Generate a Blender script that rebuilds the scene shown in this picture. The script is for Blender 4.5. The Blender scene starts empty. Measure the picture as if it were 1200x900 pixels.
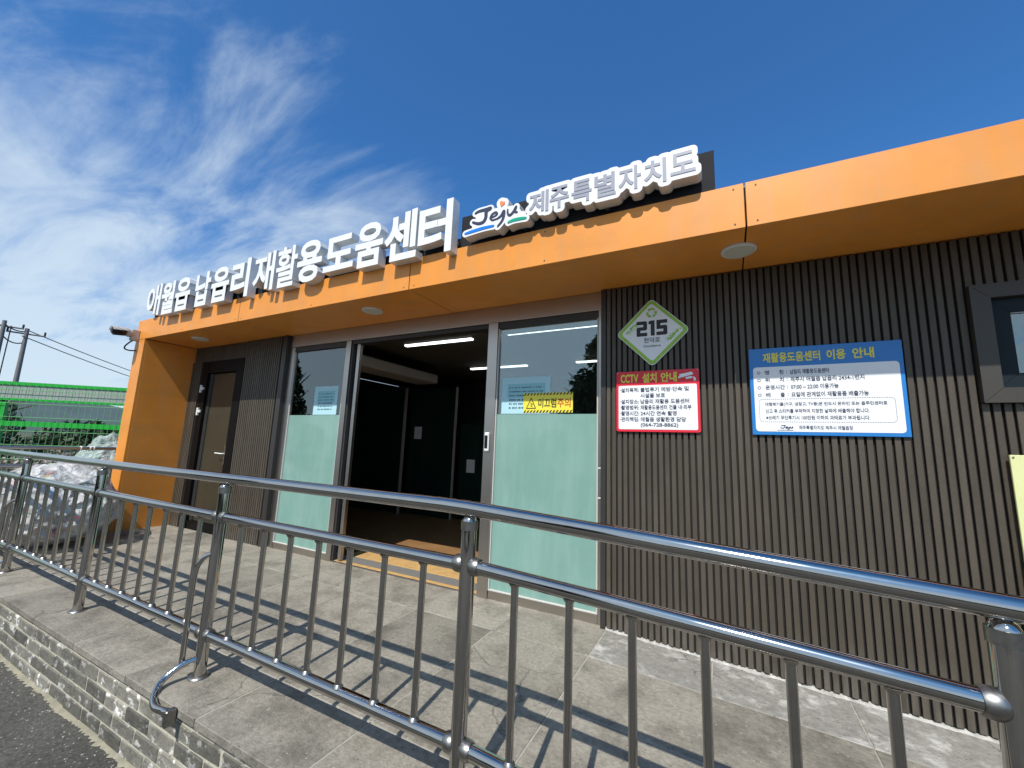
import bpy, bmesh, math, random
from mathutils import Vector, Matrix, noise
random.seed(7)
SC = bpy.context.scene
COL = SC.collection

# ------------------------------------------------------------------ camera
cd = bpy.data.cameras.new("camera"); cam = bpy.data.objects.new("camera", cd); COL.objects.link(cam)
cd.sensor_width = 36; cd.lens = 479.07 / 1200 * 36; cd.clip_start = 0.05; cd.clip_end = 6000
RR = Vector((0.88826501, 0.4578749, 0.03654923)); RD = Vector((-0.03772073, 0.15201564, -0.98765804)); RF = Vector((-0.45777988, 0.87592341, 0.15230155))
M = Matrix.Identity(4)
for i in range(3):
    M[i][0] = RR[i]; M[i][1] = -RD[i]; M[i][2] = -RF[i]
M[2][3] = 1.35
cam.matrix_world = M
SC.camera = cam

# ------------------------------------------------------------------ sky and sun
SUN = Vector((0.13, -1.0, 1.32)).normalized()      # from the place towards the sun
EL = math.asin(SUN.z); AZ = math.atan2(SUN.x, SUN.y)
W = bpy.data.worlds.new("World"); SC.world = W; W.use_nodes = True
nt = W.node_tree; nt.nodes.clear(); N = nt.nodes; L = nt.links
def wn(t, **k):
    n = N.new(t)
    for a, b in k.items(): setattr(n, a, b)
    return n
sky = wn('ShaderNodeTexSky', sky_type='NISHITA', sun_disc=False)
sky.sun_elevation = EL; sky.sun_rotation = AZ; sky.altitude = 0; sky.air_density = 1.0; sky.dust_density = 0.6; sky.ozone_density = 2.5
tc = wn('ShaderNodeTexCoord')
sep = wn('ShaderNodeSeparateXYZ'); L.new(tc.outputs['Generated'], sep.inputs[0])
def math_(op, a, b=None, c=None, clamp=False):
    n = wn('ShaderNodeMath', operation=op); n.use_clamp = clamp
    for i, v in enumerate((a, b, c)):
        if v is None: continue
        if isinstance(v, (int, float)): n.inputs[i].default_value = v
        else: L.new(v, n.inputs[i])
    return n.outputs[0]
zz = math_('ADD', math_('MAXIMUM', sep.outputs[2], 0.0), 0.16)
px_ = math_('DIVIDE', sep.outputs[0], zz); py_ = math_('DIVIDE', sep.outputs[1], zz)
cmb = wn('ShaderNodeCombineXYZ'); L.new(px_, cmb.inputs[0]); L.new(py_, cmb.inputs[1])
def cloud(rot, scl, loc, ns, dist, detail=10, rough=.58):
    mp = wn('ShaderNodeMapping'); L.new(cmb.outputs[0], mp.inputs[0]); mp.inputs['Rotation'].default_value = (0, 0, math.radians(rot)); mp.inputs['Scale'].default_value = scl; mp.inputs['Location'].default_value = loc
    n = wn('ShaderNodeTexNoise'); L.new(mp.outputs[0], n.inputs[0]); n.inputs['Scale'].default_value = ns; n.inputs['Detail'].default_value = detail; n.inputs['Roughness'].default_value = rough; n.inputs['Distortion'].default_value = dist
    return n.outputs[0]
big = cloud(20, (1, 1.3, 1), (2.3, 1.1, 0), 0.7, 0.2, 3)
wisp = cloud(110, (0.8, 2.0, 1), (9.1, 4.4, 0), 1.5, 0.75, 12, .60)
fine = cloud(110, (1.0, 3.0, 1), (1.0, 5.0, 0), 4.0, 0.5, 10, .65)
hlen = math_('SQRT', math_('ADD', math_('MULTIPLY', sep.outputs[0], sep.outputs[0]), math_('MULTIPLY', sep.outputs[1], sep.outputs[1])))
west = math_('DIVIDE', math_('MULTIPLY', sep.outputs[0], -1.0), math_('MAXIMUM', hlen, .05))
south = math_('DIVIDE', math_('MULTIPLY', sep.outputs[1], -1.0), math_('MAXIMUM', hlen, .05))
bias = math_('ADD', math_('MULTIPLY', math_('MAXIMUM', west, -.35), 0.62), math_('MULTIPLY', math_('MAXIMUM', south, 0.0), 0.95))
bias = math_('ADD', bias, math_('MULTIPLY', sep.outputs[2], -1.15))
dens = math_('ADD', math_('ADD', math_('MULTIPLY', wisp, 1.7), math_('MULTIPLY', big, 0.75)), math_('ADD', math_('MULTIPLY', fine, 0.32), math_('ADD', bias, 0.38)))
cr = wn('ShaderNodeMapRange', interpolation_type='SMOOTHSTEP'); L.new(dens, cr.inputs[0]); cr.inputs[1].default_value = 1.50; cr.inputs[2].default_value = 2.25; cr.inputs[3].default_value = 0; cr.inputs[4].default_value = 0.80
mix = wn('ShaderNodeMix', data_type='RGBA'); L.new(cr.outputs[0], mix.inputs[0])
mix.inputs[7].default_value = (6.0, 7.0, 7.8, 1)
tint = wn('ShaderNodeMix', data_type='RGBA', blend_type='MULTIPLY'); tint.inputs[0].default_value = 1; L.new(sky.outputs[0], tint.inputs[6]); tz = wn('ShaderNodeMapRange', interpolation_type='SMOOTHSTEP'); L.new(sep.outputs[2], tz.inputs[0]); tz.inputs[1].default_value = -.02; tz.inputs[2].default_value = .5
tcol = wn('ShaderNodeMix', data_type='RGBA'); L.new(tz.outputs[0], tcol.inputs[0]); tcol.inputs[6].default_value = (0.70, 0.92, 1.15, 1); tcol.inputs[7].default_value = (0.44, 0.97, 1.42, 1); L.new(tcol.outputs[2], tint.inputs[7]); L.new(tint.outputs[2], mix.inputs[6])
bg = wn('ShaderNodeBackground'); L.new(mix.outputs[2], bg.inputs[0]); bg.inputs[1].default_value = 0.115
wo = wn('ShaderNodeOutputWorld'); L.new(bg.outputs[0], wo.inputs[0])

sl = bpy.data.lights.new("sun", 'SUN'); sl.energy = 4.7; sl.angle = math.radians(0.53); sl.color = (1, 0.95, 0.87)
so = bpy.data.objects.new("sun", sl); COL.objects.link(so); so.rotation_euler = SUN.to_track_quat('Z', 'Y').to_euler(); so.location = (0, -5, 12)

SC.view_settings.view_transform = 'Standard'; SC.view_settings.look = 'None'; SC.view_settings.gamma = 1; SC.view_settings.exposure = 0.07
SC.render.resolution_x = 1024; SC.render.resolution_y = 768
SC.render.engine = 'CYCLES'; SC.cycles.max_bounces = 8; SC.cycles.use_denoising = True

# ------------------------------------------------------------------ materials
def mat(name, col, rough=0.6, metal=0.0, spec=0.5, var=0.0, vscale=4.0, bump=0.0, bscale=60.0, rand=0.0, col2=None, c2lo=0.5, c2hi=0.7, c2scale=6.0, c2stretch=(1,1,1), emit=None, estr=0, rvar=0.0, coat=0.0, aniso=None, alpha=None, detail=6):
    m = bpy.data.materials.new(name); m.use_nodes = True
    t = m.node_tree; n = t.nodes; l = t.links; b = n['Principled BSDF']
    b.inputs['Roughness'].default_value = rough; b.inputs['Metallic'].default_value = metal
    b.inputs['Specular IOR Level'].default_value = spec
    b.inputs['Coat Weight'].default_value = coat; b.inputs['Coat Roughness'].default_value = 0.05
    base = n.new('ShaderNodeRGB'); base.outputs[0].default_value = (*col, 1); out = base.outputs[0]
    co = n.new('ShaderNodeTexCoord').outputs['Object']
    if rand:
        oi = n.new('ShaderNodeObjectInfo')
        ad = n.new('ShaderNodeVectorMath'); ad.operation = 'MULTIPLY_ADD'; l.new(oi.outputs['Location'], ad.inputs[0]); ad.inputs[1].default_value = (1.7, 2.3, 3.1); l.new(co, ad.inputs[2]); co = ad.outputs[0]
    if col2 is not None:
        mpn = n.new('ShaderNodeMapping'); l.new(co, mpn.inputs[0]); mpn.inputs['Scale'].default_value = c2stretch
        t2 = n.new('ShaderNodeTexNoise'); l.new(mpn.outputs[0], t2.inputs[0]); t2.inputs['Scale'].default_value = c2scale; t2.inputs['Detail'].default_value = 8; t2.inputs['Roughness'].default_value = 0.62
        mr = n.new('ShaderNodeMapRange'); l.new(t2.outputs[0], mr.inputs[0]); mr.inputs[1].default_value = c2lo; mr.inputs[2].default_value = c2hi
        mx = n.new('ShaderNodeMix'); mx.data_type = 'RGBA'; l.new(mr.outputs[0], mx.inputs[0]); l.new(out, mx.inputs[6]); mx.inputs[7].default_value = (*col2, 1); out = mx.outputs[2]
    if var or rand:
        t1 = n.new('ShaderNodeTexNoise'); l.new(co, t1.inputs[0]); t1.inputs['Scale'].default_value = vscale; t1.inputs['Detail'].default_value = detail; t1.inputs['Roughness'].default_value = 0.6
        mr = n.new('ShaderNodeMapRange'); l.new(t1.outputs[0], mr.inputs[0]); mr.inputs[1].default_value = 0.25; mr.inputs[2].default_value = 0.75; mr.inputs[3].default_value = 1 - var; mr.inputs[4].default_value = 1 + var
        val = mr.outputs[0]
        if rand:
            r2 = n.new('ShaderNodeMapRange'); l.new(oi.outputs['Random'], r2.inputs[0]); r2.inputs[3].default_value = 1 - rand; r2.inputs[4].default_value = 1 + rand
            mm = n.new('ShaderNodeMath'); mm.operation = 'MULTIPLY'; l.new(val, mm.inputs[0]); l.new(r2.outputs[0], mm.inputs[1]); val = mm.outputs[0]
        mx = n.new('ShaderNodeVectorMath'); mx.operation = 'SCALE'; l.new(out, mx.inputs[0]); l.new(val, mx.inputs['Scale']); out = mx.outputs[0]
    l.new(out, b.inputs['Base Color'])
    if bump:
        tb = n.new('ShaderNodeTexNoise'); l.new(co, tb.inputs[0]); tb.inputs['Scale'].default_value = bscale; tb.inputs['Detail'].default_value = 5
        bp = n.new('ShaderNodeBump'); l.new(tb.outputs[0], bp.inputs['Height']); bp.inputs['Strength'].default_value = bump; bp.inputs['Distance'].default_value = 0.01; l.new(bp.outputs[0], b.inputs['Normal'])
    if rvar:
        tr = n.new('ShaderNodeTexNoise'); l.new(co, tr.inputs[0]); tr.inputs['Scale'].default_value = 3.0; tr.inputs['Detail'].default_value = 6
        mr = n.new('ShaderNodeMapRange'); l.new(tr.outputs[0], mr.inputs[0]); mr.inputs[1].default_value = .3; mr.inputs[2].default_value = .7; mr.inputs[3].default_value = max(0, rough - rvar); mr.inputs[4].default_value = rough + rvar; l.new(mr.outputs[0], b.inputs['Roughness'])
    if emit: b.inputs['Emission Color'].default_value = (*emit, 1); b.inputs['Emission Strength'].default_value = estr
    return m

ORANGE = mat('orange_panel', (0.78, 0.290, 0.040), rough=0.42, var=0.10, vscale=2.2, rvar=0.08, bump=0.03, bscale=8, col2=(0.68, 0.275, 0.05), c2lo=0.52, c2hi=0.8, c2scale=1.3, c2stretch=(0.5, 1, 3))
SLAT = mat('brown_slat', (0.074, 0.061, 0.045), rough=0.5, var=0.18, vscale=9, rand=0.14, bump=0.12, bscale=90)
SLATBACK = mat('slat_backing', (0.012, 0.011, 0.010), rough=0.8)
STEEL = mat('polished_steel', (0.48, 0.465, 0.44), rough=0.085, metal=1, var=0.06, vscale=20, rvar=0.05)
WELD = mat('weld_steel', (0.30, 0.29, 0.27), rough=0.38, metal=1, var=0.2, vscale=60)
BRUSH = mat('brushed_steel', (0.48, 0.44, 0.40), rough=0.34, metal=1, var=0.04, vscale=2)
DARKSTEEL = mat('dark_trim', (0.035, 0.033, 0.032), rough=0.4, var=0.1)
BLACKMETAL = mat('black_frame', (0.006, 0.006, 0.006), rough=0.5, spec=.1)
GREYFRAME = mat('window_surround', (0.050, 0.045, 0.038), rough=0.45, var=0.08)
BLUEFRAME = mat('sash_dark', (0.010, 0.018, 0.024), rough=0.5, spec=.2)
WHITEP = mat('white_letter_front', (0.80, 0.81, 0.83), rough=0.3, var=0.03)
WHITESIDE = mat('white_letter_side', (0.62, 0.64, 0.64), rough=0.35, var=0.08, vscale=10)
GREYL = mat('grey_print', (0.33, 0.34, 0.40), rough=0.35)
BLACKP = mat('black_print', (0.018, 0.018, 0.022), rough=0.5)
BOARD = mat('sign_back_board', (0.020, 0.021, 0.025), rough=0.75, spec=.2, var=0.1)
SIGNW = mat('sign_white', (0.82, 0.84, 0.86), rough=0.35, var=0.02)
SIGNBLUE = mat('sign_blue', (0.020, 0.20, 0.56), rough=0.35, var=0.05)
SIGNRED = mat('sign_red', (0.72, 0.022, 0.045), rough=0.35)
SIGNYEL = mat('sign_yellow', (0.80, 0.70, 0.08), rough=0.35)
SIGNGRN = mat('sign_green', (0.30, 0.56, 0.06), rough=0.4, var=0.12, vscale=30)
LOGOB = mat('logo_blue', (0.0, 0.20, 0.75), rough=0.3); LOGOG = mat('logo_green', (0.0, 0.36, 0.22), rough=0.3); LOGOO = mat('logo_orange', (0.85, 0.25, 0.10), rough=0.3)
TXTRED = mat('text_red', (0.55, 0.10, 0.02), rough=0.4)
NAVY = mat('navy_print', (0.02, 0.03, 0.07), rough=0.5)
TILE = mat('basalt_tile', (0.265, 0.243, 0.20), rough=0.78, var=0.30, vscale=38.0, rand=0.15, bump=0.5, bscale=90, col2=(0.155, 0.142, 0.115), c2lo=0.46, c2hi=0.66, c2scale=3.4, detail=9)
TILEW = mat('stained_tile', (0.235, 0.225, 0.20), rough=0.85, var=0.30, vscale=30.0, rand=0.10, bump=0.5, bscale=90, col2=(0.45, 0.44, 0.41), c2lo=0.52, c2hi=0.66, c2scale=6.5, detail=9)
GROUT = mat('pale_grout', (0.36, 0.34, 0.29), rough=0.9, var=0.2, vscale=14, bump=0.4, bscale=60)
MORTAR = mat('mortar', (0.47, 0.445, 0.35), rough=0.9, var=0.18, vscale=9, bump=0.6, bscale=45)
WMORTAR = mat('white_mortar', (0.42, 0.41, 0.38), rough=0.9, var=0.4, vscale=20, bump=0.6, bscale=60)
BRICK = mat('grey_brick', (0.165, 0.158, 0.132), rough=0.8, var=0.4, vscale=9, rand=0.48, bump=0.8, bscale=40, col2=(0.60, 0.59, 0.55), c2lo=0.555, c2hi=0.64, c2scale=10, c2stretch=(1, 1, 1.6))
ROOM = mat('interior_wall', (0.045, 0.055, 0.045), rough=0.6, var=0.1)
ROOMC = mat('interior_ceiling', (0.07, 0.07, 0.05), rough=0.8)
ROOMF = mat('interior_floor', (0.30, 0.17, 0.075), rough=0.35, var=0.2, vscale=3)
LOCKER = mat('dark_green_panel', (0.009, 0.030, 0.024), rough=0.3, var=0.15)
PLY = mat('threshold_board', (0.55, 0.34, 0.13), rough=0.6, var=0.18, vscale=10, col2=(0.38, 0.24, 0.11), c2stretch=(1, 8, 1))
TUBE = mat('led_tube', (0.9, 0.9, 0.9), emit=(0.92, 0.97, 1.0), estr=2.6)
SEAL_GLINT = mat('pale_seal_glint', (0.55, 0.54, 0.50), rough=0.4)  # sealant line whose pale colour also stands in for sunlit steel edges
DLIGHT = mat('downlight_lens', (0.62, 0.60, 0.50), rough=0.45)
DOORG = mat('tinted_door_panel', (0.045, 0.044, 0.031), rough=0.18, var=0.12, vscale=2)
WHITEPL = mat('white_plastic', (0.75, 0.75, 0.73), rough=0.35)
GREYPL = mat('grey_plastic', (0.42, 0.40, 0.36), rough=0.5)
BLKPL = mat('black_plastic', (0.008, 0.008, 0.010), rough=0.35, spec=.25)
PAPER = mat('pale_notice_paper', (0.42, 0.68, 0.76), rough=0.6); PAPERT = mat('teal_print', (0.26, 0.56, 0.62), rough=0.6); PAPERD = mat('notice_ink', (0.05, 0.12, 0.16), rough=0.6)
PALEY = mat('pale_yellow_board', (0.70, 0.72, 0.36), rough=0.45, var=0.04)
GREENP = mat('green_fence_paint', (0.015, 0.38, 0.04), rough=0.4, var=0.1)
GREENW = mat('pale_green_wire', (0.16, 0.42, 0.16), rough=0.4)
GREYBAND = mat('grey_sheet', (0.30, 0.35, 0.31), rough=0.6, var=0.1)
CONC = mat('pole_concrete', (0.20, 0.19, 0.19), rough=0.85, var=0.15)
CABLE = mat('cable_black', (0.02, 0.02, 0.025), rough=0.6)
BARK = mat('bark', (0.09, 0.07, 0.05), rough=0.9, var=0.25, vscale=8)
HILL = mat('far_hill', (0.055, 0.085, 0.085), rough=0.95, var=0.2, vscale=0.05)
ROOF = mat('roof_sheet', (0.25, 0.25, 0.25), rough=0.7)
SAND = mat('sandy_mortar', (0.26, 0.24, 0.175), rough=0.95, var=0.25, vscale=14, bump=0.6, bscale=40)

def asphalt():
    m = bpy.data.materials.new('asphalt'); m.use_nodes = True; t = m.node_tree; n = t.nodes; l = t.links; b = n['Principled BSDF']
    b.inputs['Roughness'].default_value = 0.85
    g = n.new('ShaderNodeNewGeometry').outputs['Position']
    a = n.new('ShaderNodeTexNoise'); l.new(g, a.inputs[0]); a.inputs['Scale'].default_value = 52; a.inputs['Detail'].default_value = 6; a.inputs['Roughness'].default_value = .85
    r = n.new('ShaderNodeValToRGB'); l.new(a.outputs[0], r.inputs[0])
    e = r.color_ramp.elements; e[0].position = .35; e[0].color = (.030, .029, .026, 1); e[1].position = .66; e[1].color = (.135, .128, .108, 1)
    x = e.new(.72); x.color = (.30, .29, .26, 1)
    c = n.new('ShaderNodeTexNoise'); l.new(g, c.inputs[0]); c.inputs['Scale'].default_value = 1.3; c.inputs['Detail'].default_value = 5
    mr = n.new('ShaderNodeMapRange'); l.new(c.outputs[0], mr.inputs[0]); mr.inputs[1].default_value = .3; mr.inputs[2].default_value = .7; mr.inputs[3].default_value = .75; mr.inputs[4].default_value = 1.25
    v = n.new('ShaderNodeVectorMath'); v.operation = 'SCALE'; l.new(r.outputs[0], v.inputs[0]); l.new(mr.outputs[0], v.inputs['Scale']); l.new(v.outputs[0], b.inputs['Base Color'])
    bp = n.new('ShaderNodeBump'); l.new(a.outputs[0], bp.inputs['Height']); bp.inputs['Strength'].default_value = .9; bp.inputs['Distance'].default_value = .012; l.new(bp.outputs[0], b.inputs['Normal'])
    return m
def weather(m, pores=True, cracks=True):
    t = m.node_tree; n = t.nodes; l = t.links; b = n['Principled BSDF']; src = b.inputs['Base Color'].links[0].from_socket
    g = n.new('ShaderNodeNewGeometry').outputs['Position']; fac = None
    if cracks:
        w = n.new('ShaderNodeTexNoise'); l.new(g, w.inputs[0]); w.inputs['Scale'].default_value = 3; w.inputs['Detail'].default_value = 6
        ad = n.new('ShaderNodeVectorMath'); ad.operation = 'MULTIPLY_ADD'; l.new(w.outputs['Color'], ad.inputs[0]); ad.inputs[1].default_value = (.35, .35, .35); l.new(g, ad.inputs[2])
        v = n.new('ShaderNodeTexVoronoi'); v.feature = 'DISTANCE_TO_EDGE'; l.new(ad.outputs[0], v.inputs[0]); v.inputs['Scale'].default_value = .9
        r = n.new('ShaderNodeMapRange'); l.new(v.outputs['Distance'], r.inputs[0]); r.inputs[1].default_value = .001; r.inputs[2].default_value = .006; r.inputs[3].default_value = .6; r.inputs[4].default_value = 0
        k = n.new('ShaderNodeTexNoise'); l.new(g, k.inputs[0]); k.inputs['Scale'].default_value = 1.1
        kr = n.new('ShaderNodeMapRange'); l.new(k.outputs[0], kr.inputs[0]); kr.inputs[1].default_value = .48; kr.inputs[2].default_value = .56
        mu = n.new('ShaderNodeMath'); mu.operation = 'MULTIPLY'; l.new(r.outputs[0], mu.inputs[0]); l.new(kr.outputs[0], mu.inputs[1]); fac = mu.outputs[0]
        mx = n.new('ShaderNodeMix'); mx.data_type = 'RGBA'; l.new(fac, mx.inputs[0]); l.new(src, mx.inputs[6]); mx.inputs[7].default_value = (.05, .047, .04, 1); src = mx.outputs[2]
    if pores:
        v = n.new('ShaderNodeTexVoronoi'); l.new(g, v.inputs[0]); v.inputs['Scale'].default_value = 42
        r = n.new('ShaderNodeMapRange'); l.new(v.outputs['Distance'], r.inputs[0]); r.inputs[1].default_value = .12; r.inputs[2].default_value = .24; r.inputs[3].default_value = .75; r.inputs[4].default_value = 0
        sc = n.new('ShaderNodeSeparateColor'); l.new(v.outputs['Color'], sc.inputs[0]); cm = n.new('ShaderNodeMath'); cm.operation = 'GREATER_THAN'; l.new(sc.outputs[0], cm.inputs[0]); cm.inputs[1].default_value = .62
        mu = n.new('ShaderNodeMath'); mu.operation = 'MULTIPLY'; l.new(r.outputs[0], mu.inputs[0]); l.new(cm.outputs[0], mu.inputs[1])
        lt = n.new('ShaderNodeMath'); lt.operation = 'GREATER_THAN'; l.new(sc.outputs[1], lt.inputs[0]); lt.inputs[1].default_value = .55
        cx = n.new('ShaderNodeMix'); cx.data_type = 'RGBA'; l.new(lt.outputs[0], cx.inputs[0]); cx.inputs[6].default_value = (.07, .065, .055, 1); cx.inputs[7].default_value = (.42, .39, .32, 1)
        mx = n.new('ShaderNodeMix'); mx.data_type = 'RGBA'; l.new(mu.outputs[0], mx.inputs[0]); l.new(src, mx.inputs[6]); l.new(cx.outputs[2], mx.inputs[7]); src = mx.outputs[2]
    l.new(src, b.inputs['Base Color'])
def streaks(m, col, scl, lo, hi, amt, zlim=None):
    t = m.node_tree; n = t.nodes; l = t.links; b = n['Principled BSDF']; src = b.inputs['Base Color'].links[0].from_socket
    g = n.new('ShaderNodeNewGeometry').outputs['Position']; mp = n.new('ShaderNodeMapping'); l.new(g, mp.inputs[0]); mp.inputs['Scale'].default_value = scl
    w = n.new('ShaderNodeTexNoise'); l.new(mp.outputs[0], w.inputs[0]); w.inputs['Scale'].default_value = 1; w.inputs['Detail'].default_value = 8; w.inputs['Roughness'].default_value = .65
    r = n.new('ShaderNodeMapRange'); l.new(w.outputs[0], r.inputs[0]); r.inputs[1].default_value = lo; r.inputs[2].default_value = hi; r.inputs[4].default_value = amt; f = r.outputs[0]
    if zlim:
        sp = n.new('ShaderNodeSeparateXYZ'); l.new(g, sp.inputs[0]); zr = n.new('ShaderNodeMapRange'); l.new(sp.outputs[2], zr.inputs[0]); zr.inputs[1].default_value = zlim[0]; zr.inputs[2].default_value = zlim[1]; zr.inputs[3].default_value = 1; zr.inputs[4].default_value = 0
        mu = n.new('ShaderNodeMath'); mu.operation = 'MULTIPLY'; l.new(f, mu.inputs[0]); l.new(zr.outputs[0], mu.inputs[1]); f = mu.outputs[0]
    mx = n.new('ShaderNodeMix'); mx.data_type = 'RGBA'; l.new(f, mx.inputs[0]); l.new(src, mx.inputs[6]); mx.inputs[7].default_value = (*col, 1); l.new(mx.outputs[2], b.inputs['Base Color'])
streaks(ORANGE, (.60, .30, .12), (9, 9, .8), .46, .72, .45); streaks(ORANGE, (.50, .22, .06), (.7, .7, 2.5), .50, .70, .35)
streaks(SLAT, (.19, .175, .15), (14, 14, 3), .40, .62, .6, (-.1, .28)); streaks(SLAT, (.045, .036, .026), (2.5, 2.5, .7), .48, .66, .5)
weather(TILE); weather(TILEW); weather(BRICK, True, False)
ASPH = asphalt()
GRASSM = mat('rough_grass_ground', (0.07, 0.08, 0.035), rough=1, var=0.4, vscale=0.8)

def leafmat(name, c1, c2):
    m = bpy.data.materials.new(name); m.use_nodes = True; t = m.node_tree; n = t.nodes; l = t.links; b = n['Principled BSDF']
    g = n.new('ShaderNodeNewGeometry'); mx = n.new('ShaderNodeMix'); mx.data_type = 'RGBA'; l.new(g.outputs['Random Per Island'], mx.inputs[0])
    mx.inputs[6].default_value = (*c1, 1); mx.inputs[7].default_value = (*c2, 1); l.new(mx.outputs[2], b.inputs['Base Color']); b.inputs['Roughness'].default_value = .55
    return m
LEAF = leafmat('leaf_green', (0.035, 0.06, 0.018), (0.09, 0.12, 0.035)); LEAFD = leafmat('leaf_dark', (0.018, 0.04, 0.016), (0.05, 0.08, 0.03)); LEAFP = leafmat('leaf_dry_blossom', (0.20, 0.17, 0.14), (0.42, 0.36, 0.33))

def glassmat(name, tint, refl, frost=None):
    m = bpy.data.materials.new(name); m.use_nodes = True; t = m.node_tree; n = t.nodes; l = t.links; n.clear()
    o = n.new('ShaderNodeOutputMaterial'); tr = n.new('ShaderNodeBsdfTransparent'); tr.inputs[0].default_value = (*tint, 1)
    gl = n.new('ShaderNodeBsdfGlossy'); gl.inputs['Roughness'].default_value = 0.01; gl.inputs[0].default_value = (0.85, 0.95, 0.95, 1)
    fr = n.new('ShaderNodeFresnel'); fr.inputs[0].default_value = 1.5
    mr = n.new('ShaderNodeMath'); mr.operation = 'MULTIPLY_ADD'; l.new(fr.outputs[0], mr.inputs[0]); mr.inputs[1].default_value = 1.0; mr.inputs[2].default_value = refl
    mx = n.new('ShaderNodeMixShader'); l.new(mr.outputs[0], mx.inputs[0]); l.new(tr.outputs[0], mx.inputs[1]); l.new(gl.outputs[0], mx.inputs[2]); l.new(mx.outputs[0], o.inputs[0])
    return m
GLASS = glassmat('clear_glass', (0.86, 0.92, 0.91), 0.12)
FROST = mat('mint_frosted_film', (0.185, 0.345, 0.295), rough=0.5, var=0.10, vscale=1.6, coat=1.0, col2=(0.24, 0.40, 0.35), c2lo=.42, c2hi=.75, c2scale=2.2, c2stretch=(3, 1, .6))

def fl_(n, l, co):
    q = n.new('ShaderNodeTexNoise'); l.new(co, q.inputs[0]); q.inputs['Scale'].default_value = 6; q.inputs['Detail'].default_value = 7; q.inputs['Distortion'].default_value = 1.5
    r = n.new('ShaderNodeMapRange'); l.new(q.outputs[0], r.inputs[0]); r.inputs[1].default_value = .38; r.inputs[2].default_value = .62; r.inputs[3].default_value = .42; r.inputs[4].default_value = .88
    return r.outputs[0]
def sackmat(name, tint, c1, c2):
    m = bpy.data.materials.new(name); m.use_nodes = True; t = m.node_tree; n = t.nodes; l = t.links; b = n['Principled BSDF']
    co = n.new('ShaderNodeTexCoord').outputs['Object']
    v = n.new('ShaderNodeTexVoronoi'); l.new(co, v.inputs[0]); v.inputs['Scale'].default_value = 7
    hs = n.new('ShaderNodeSeparateColor'); l.new(v.outputs['Color'], hs.inputs[0])
    r = n.new('ShaderNodeValToRGB'); l.new(hs.outputs[0], r.inputs[0]); r.color_ramp.interpolation = 'CONSTANT'
    e = r.color_ramp.elements; e[0].position = 0; e[0].color = (*c1, 1); e[1].position = .45; e[1].color = (*c2, 1)
    for p, c in ((.62, (.10, .16, .30)), (.70, (.55, .52, .50)), (.86, (.45, .10, .10)), (.9, (.6, .6, .55)), (.95, (.6, .5, .12))):
        q = e.new(p); q.color = (*c, 1)
    nn = n.new('ShaderNodeTexNoise'); l.new(co, nn.inputs[0]); nn.inputs['Scale'].default_value = 4; nn.inputs['Detail'].default_value = 8
    mr = n.new('ShaderNodeMapRange'); l.new(nn.outputs[0], mr.inputs[0]); mr.inputs[1].default_value = .38; mr.inputs[2].default_value = .62; mr.inputs[3].default_value = 0.15; mr.inputs[4].default_value = 0.92
    mx = n.new('ShaderNodeMix'); mx.data_type = 'RGBA'; l.new(mr.outputs[0], mx.inputs[0]); l.new(r.outputs[0], mx.inputs[6]); mx.inputs[7].default_value = (*tint, 1); l.new(mx.outputs[2], b.inputs['Base Color'])
    b.inputs['Roughness'].default_value = .24
    tr = n.new('ShaderNodeBsdfTransparent'); tr.inputs[0].default_value = (.93, .95, .95, 1); ms = n.new('ShaderNodeMixShader'); l.new(fl_(n, l, co), ms.inputs[0]); l.new(tr.outputs[0], ms.inputs[1]); l.new(b.outputs[0], ms.inputs[2]); l.new(ms.outputs[0], n['Material Output'].inputs[0])
    w = n.new('ShaderNodeTexNoise'); l.new(co, w.inputs[0]); w.inputs['Scale'].default_value = 9; w.inputs['Detail'].default_value = 6; w.inputs['Distortion'].default_value = 2
    bp = n.new('ShaderNodeBump'); l.new(w.outputs[0], bp.inputs['Height']); bp.inputs['Strength'].default_value = .8; bp.inputs['Distance'].default_value = .06; l.new(bp.outputs[0], b.inputs['Normal'])
    return m
SACK = sackmat('clear_plastic_sack', (0.76, 0.77, 0.76), (.62, .63, .62), (.45, .47, .47))
SACK2 = sackmat('greenish_plastic_sack', (0.50, 0.60, 0.54), (.42, .55, .5), (.5, .56, .5))

# ------------------------------------------------------------------ helpers
def thing(name, label, cat, loc=(0, 0, 0), group=None):
    o = bpy.data.objects.new(name, None); COL.objects.link(o); o.location = loc; o.empty_display_size = .1
    o['label'] = label; o['category'] = cat
    if group: o['group'] = group
    return o
def tag(o, label, cat, group=None):
    o['label'] = label; o['category'] = cat
    if group: o['group'] = group
    return o
def wl(o):
    v = Vector(o.location)
    while o.parent: o = o.parent; v += o.location
    return v
def link(name, me, parent=None, loc=None, label=None, kind=None):
    o = bpy.data.objects.new(name, me); COL.objects.link(o)
    if parent:
        o.parent = parent; b = wl(parent)
        o.location = (Vector(loc) if loc is not None else Vector((0, 0, 0))) - b
    elif loc is not None: o.location = loc
    if label: o['label'] = label
    if kind: o['kind'] = kind
    return o
def fin(bm, name, m, smooth=False):
    me = bpy.data.meshes.new(name); bmesh.ops.recalc_face_normals(bm, faces=bm.faces); bm.to_mesh(me); bm.free()
    for x in (m if isinstance(m, (list, tuple)) else [m]): me.materials.append(x)
    if smooth: me.polygons.foreach_set('use_smooth', [True] * len(me.polygons))
    return me
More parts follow.
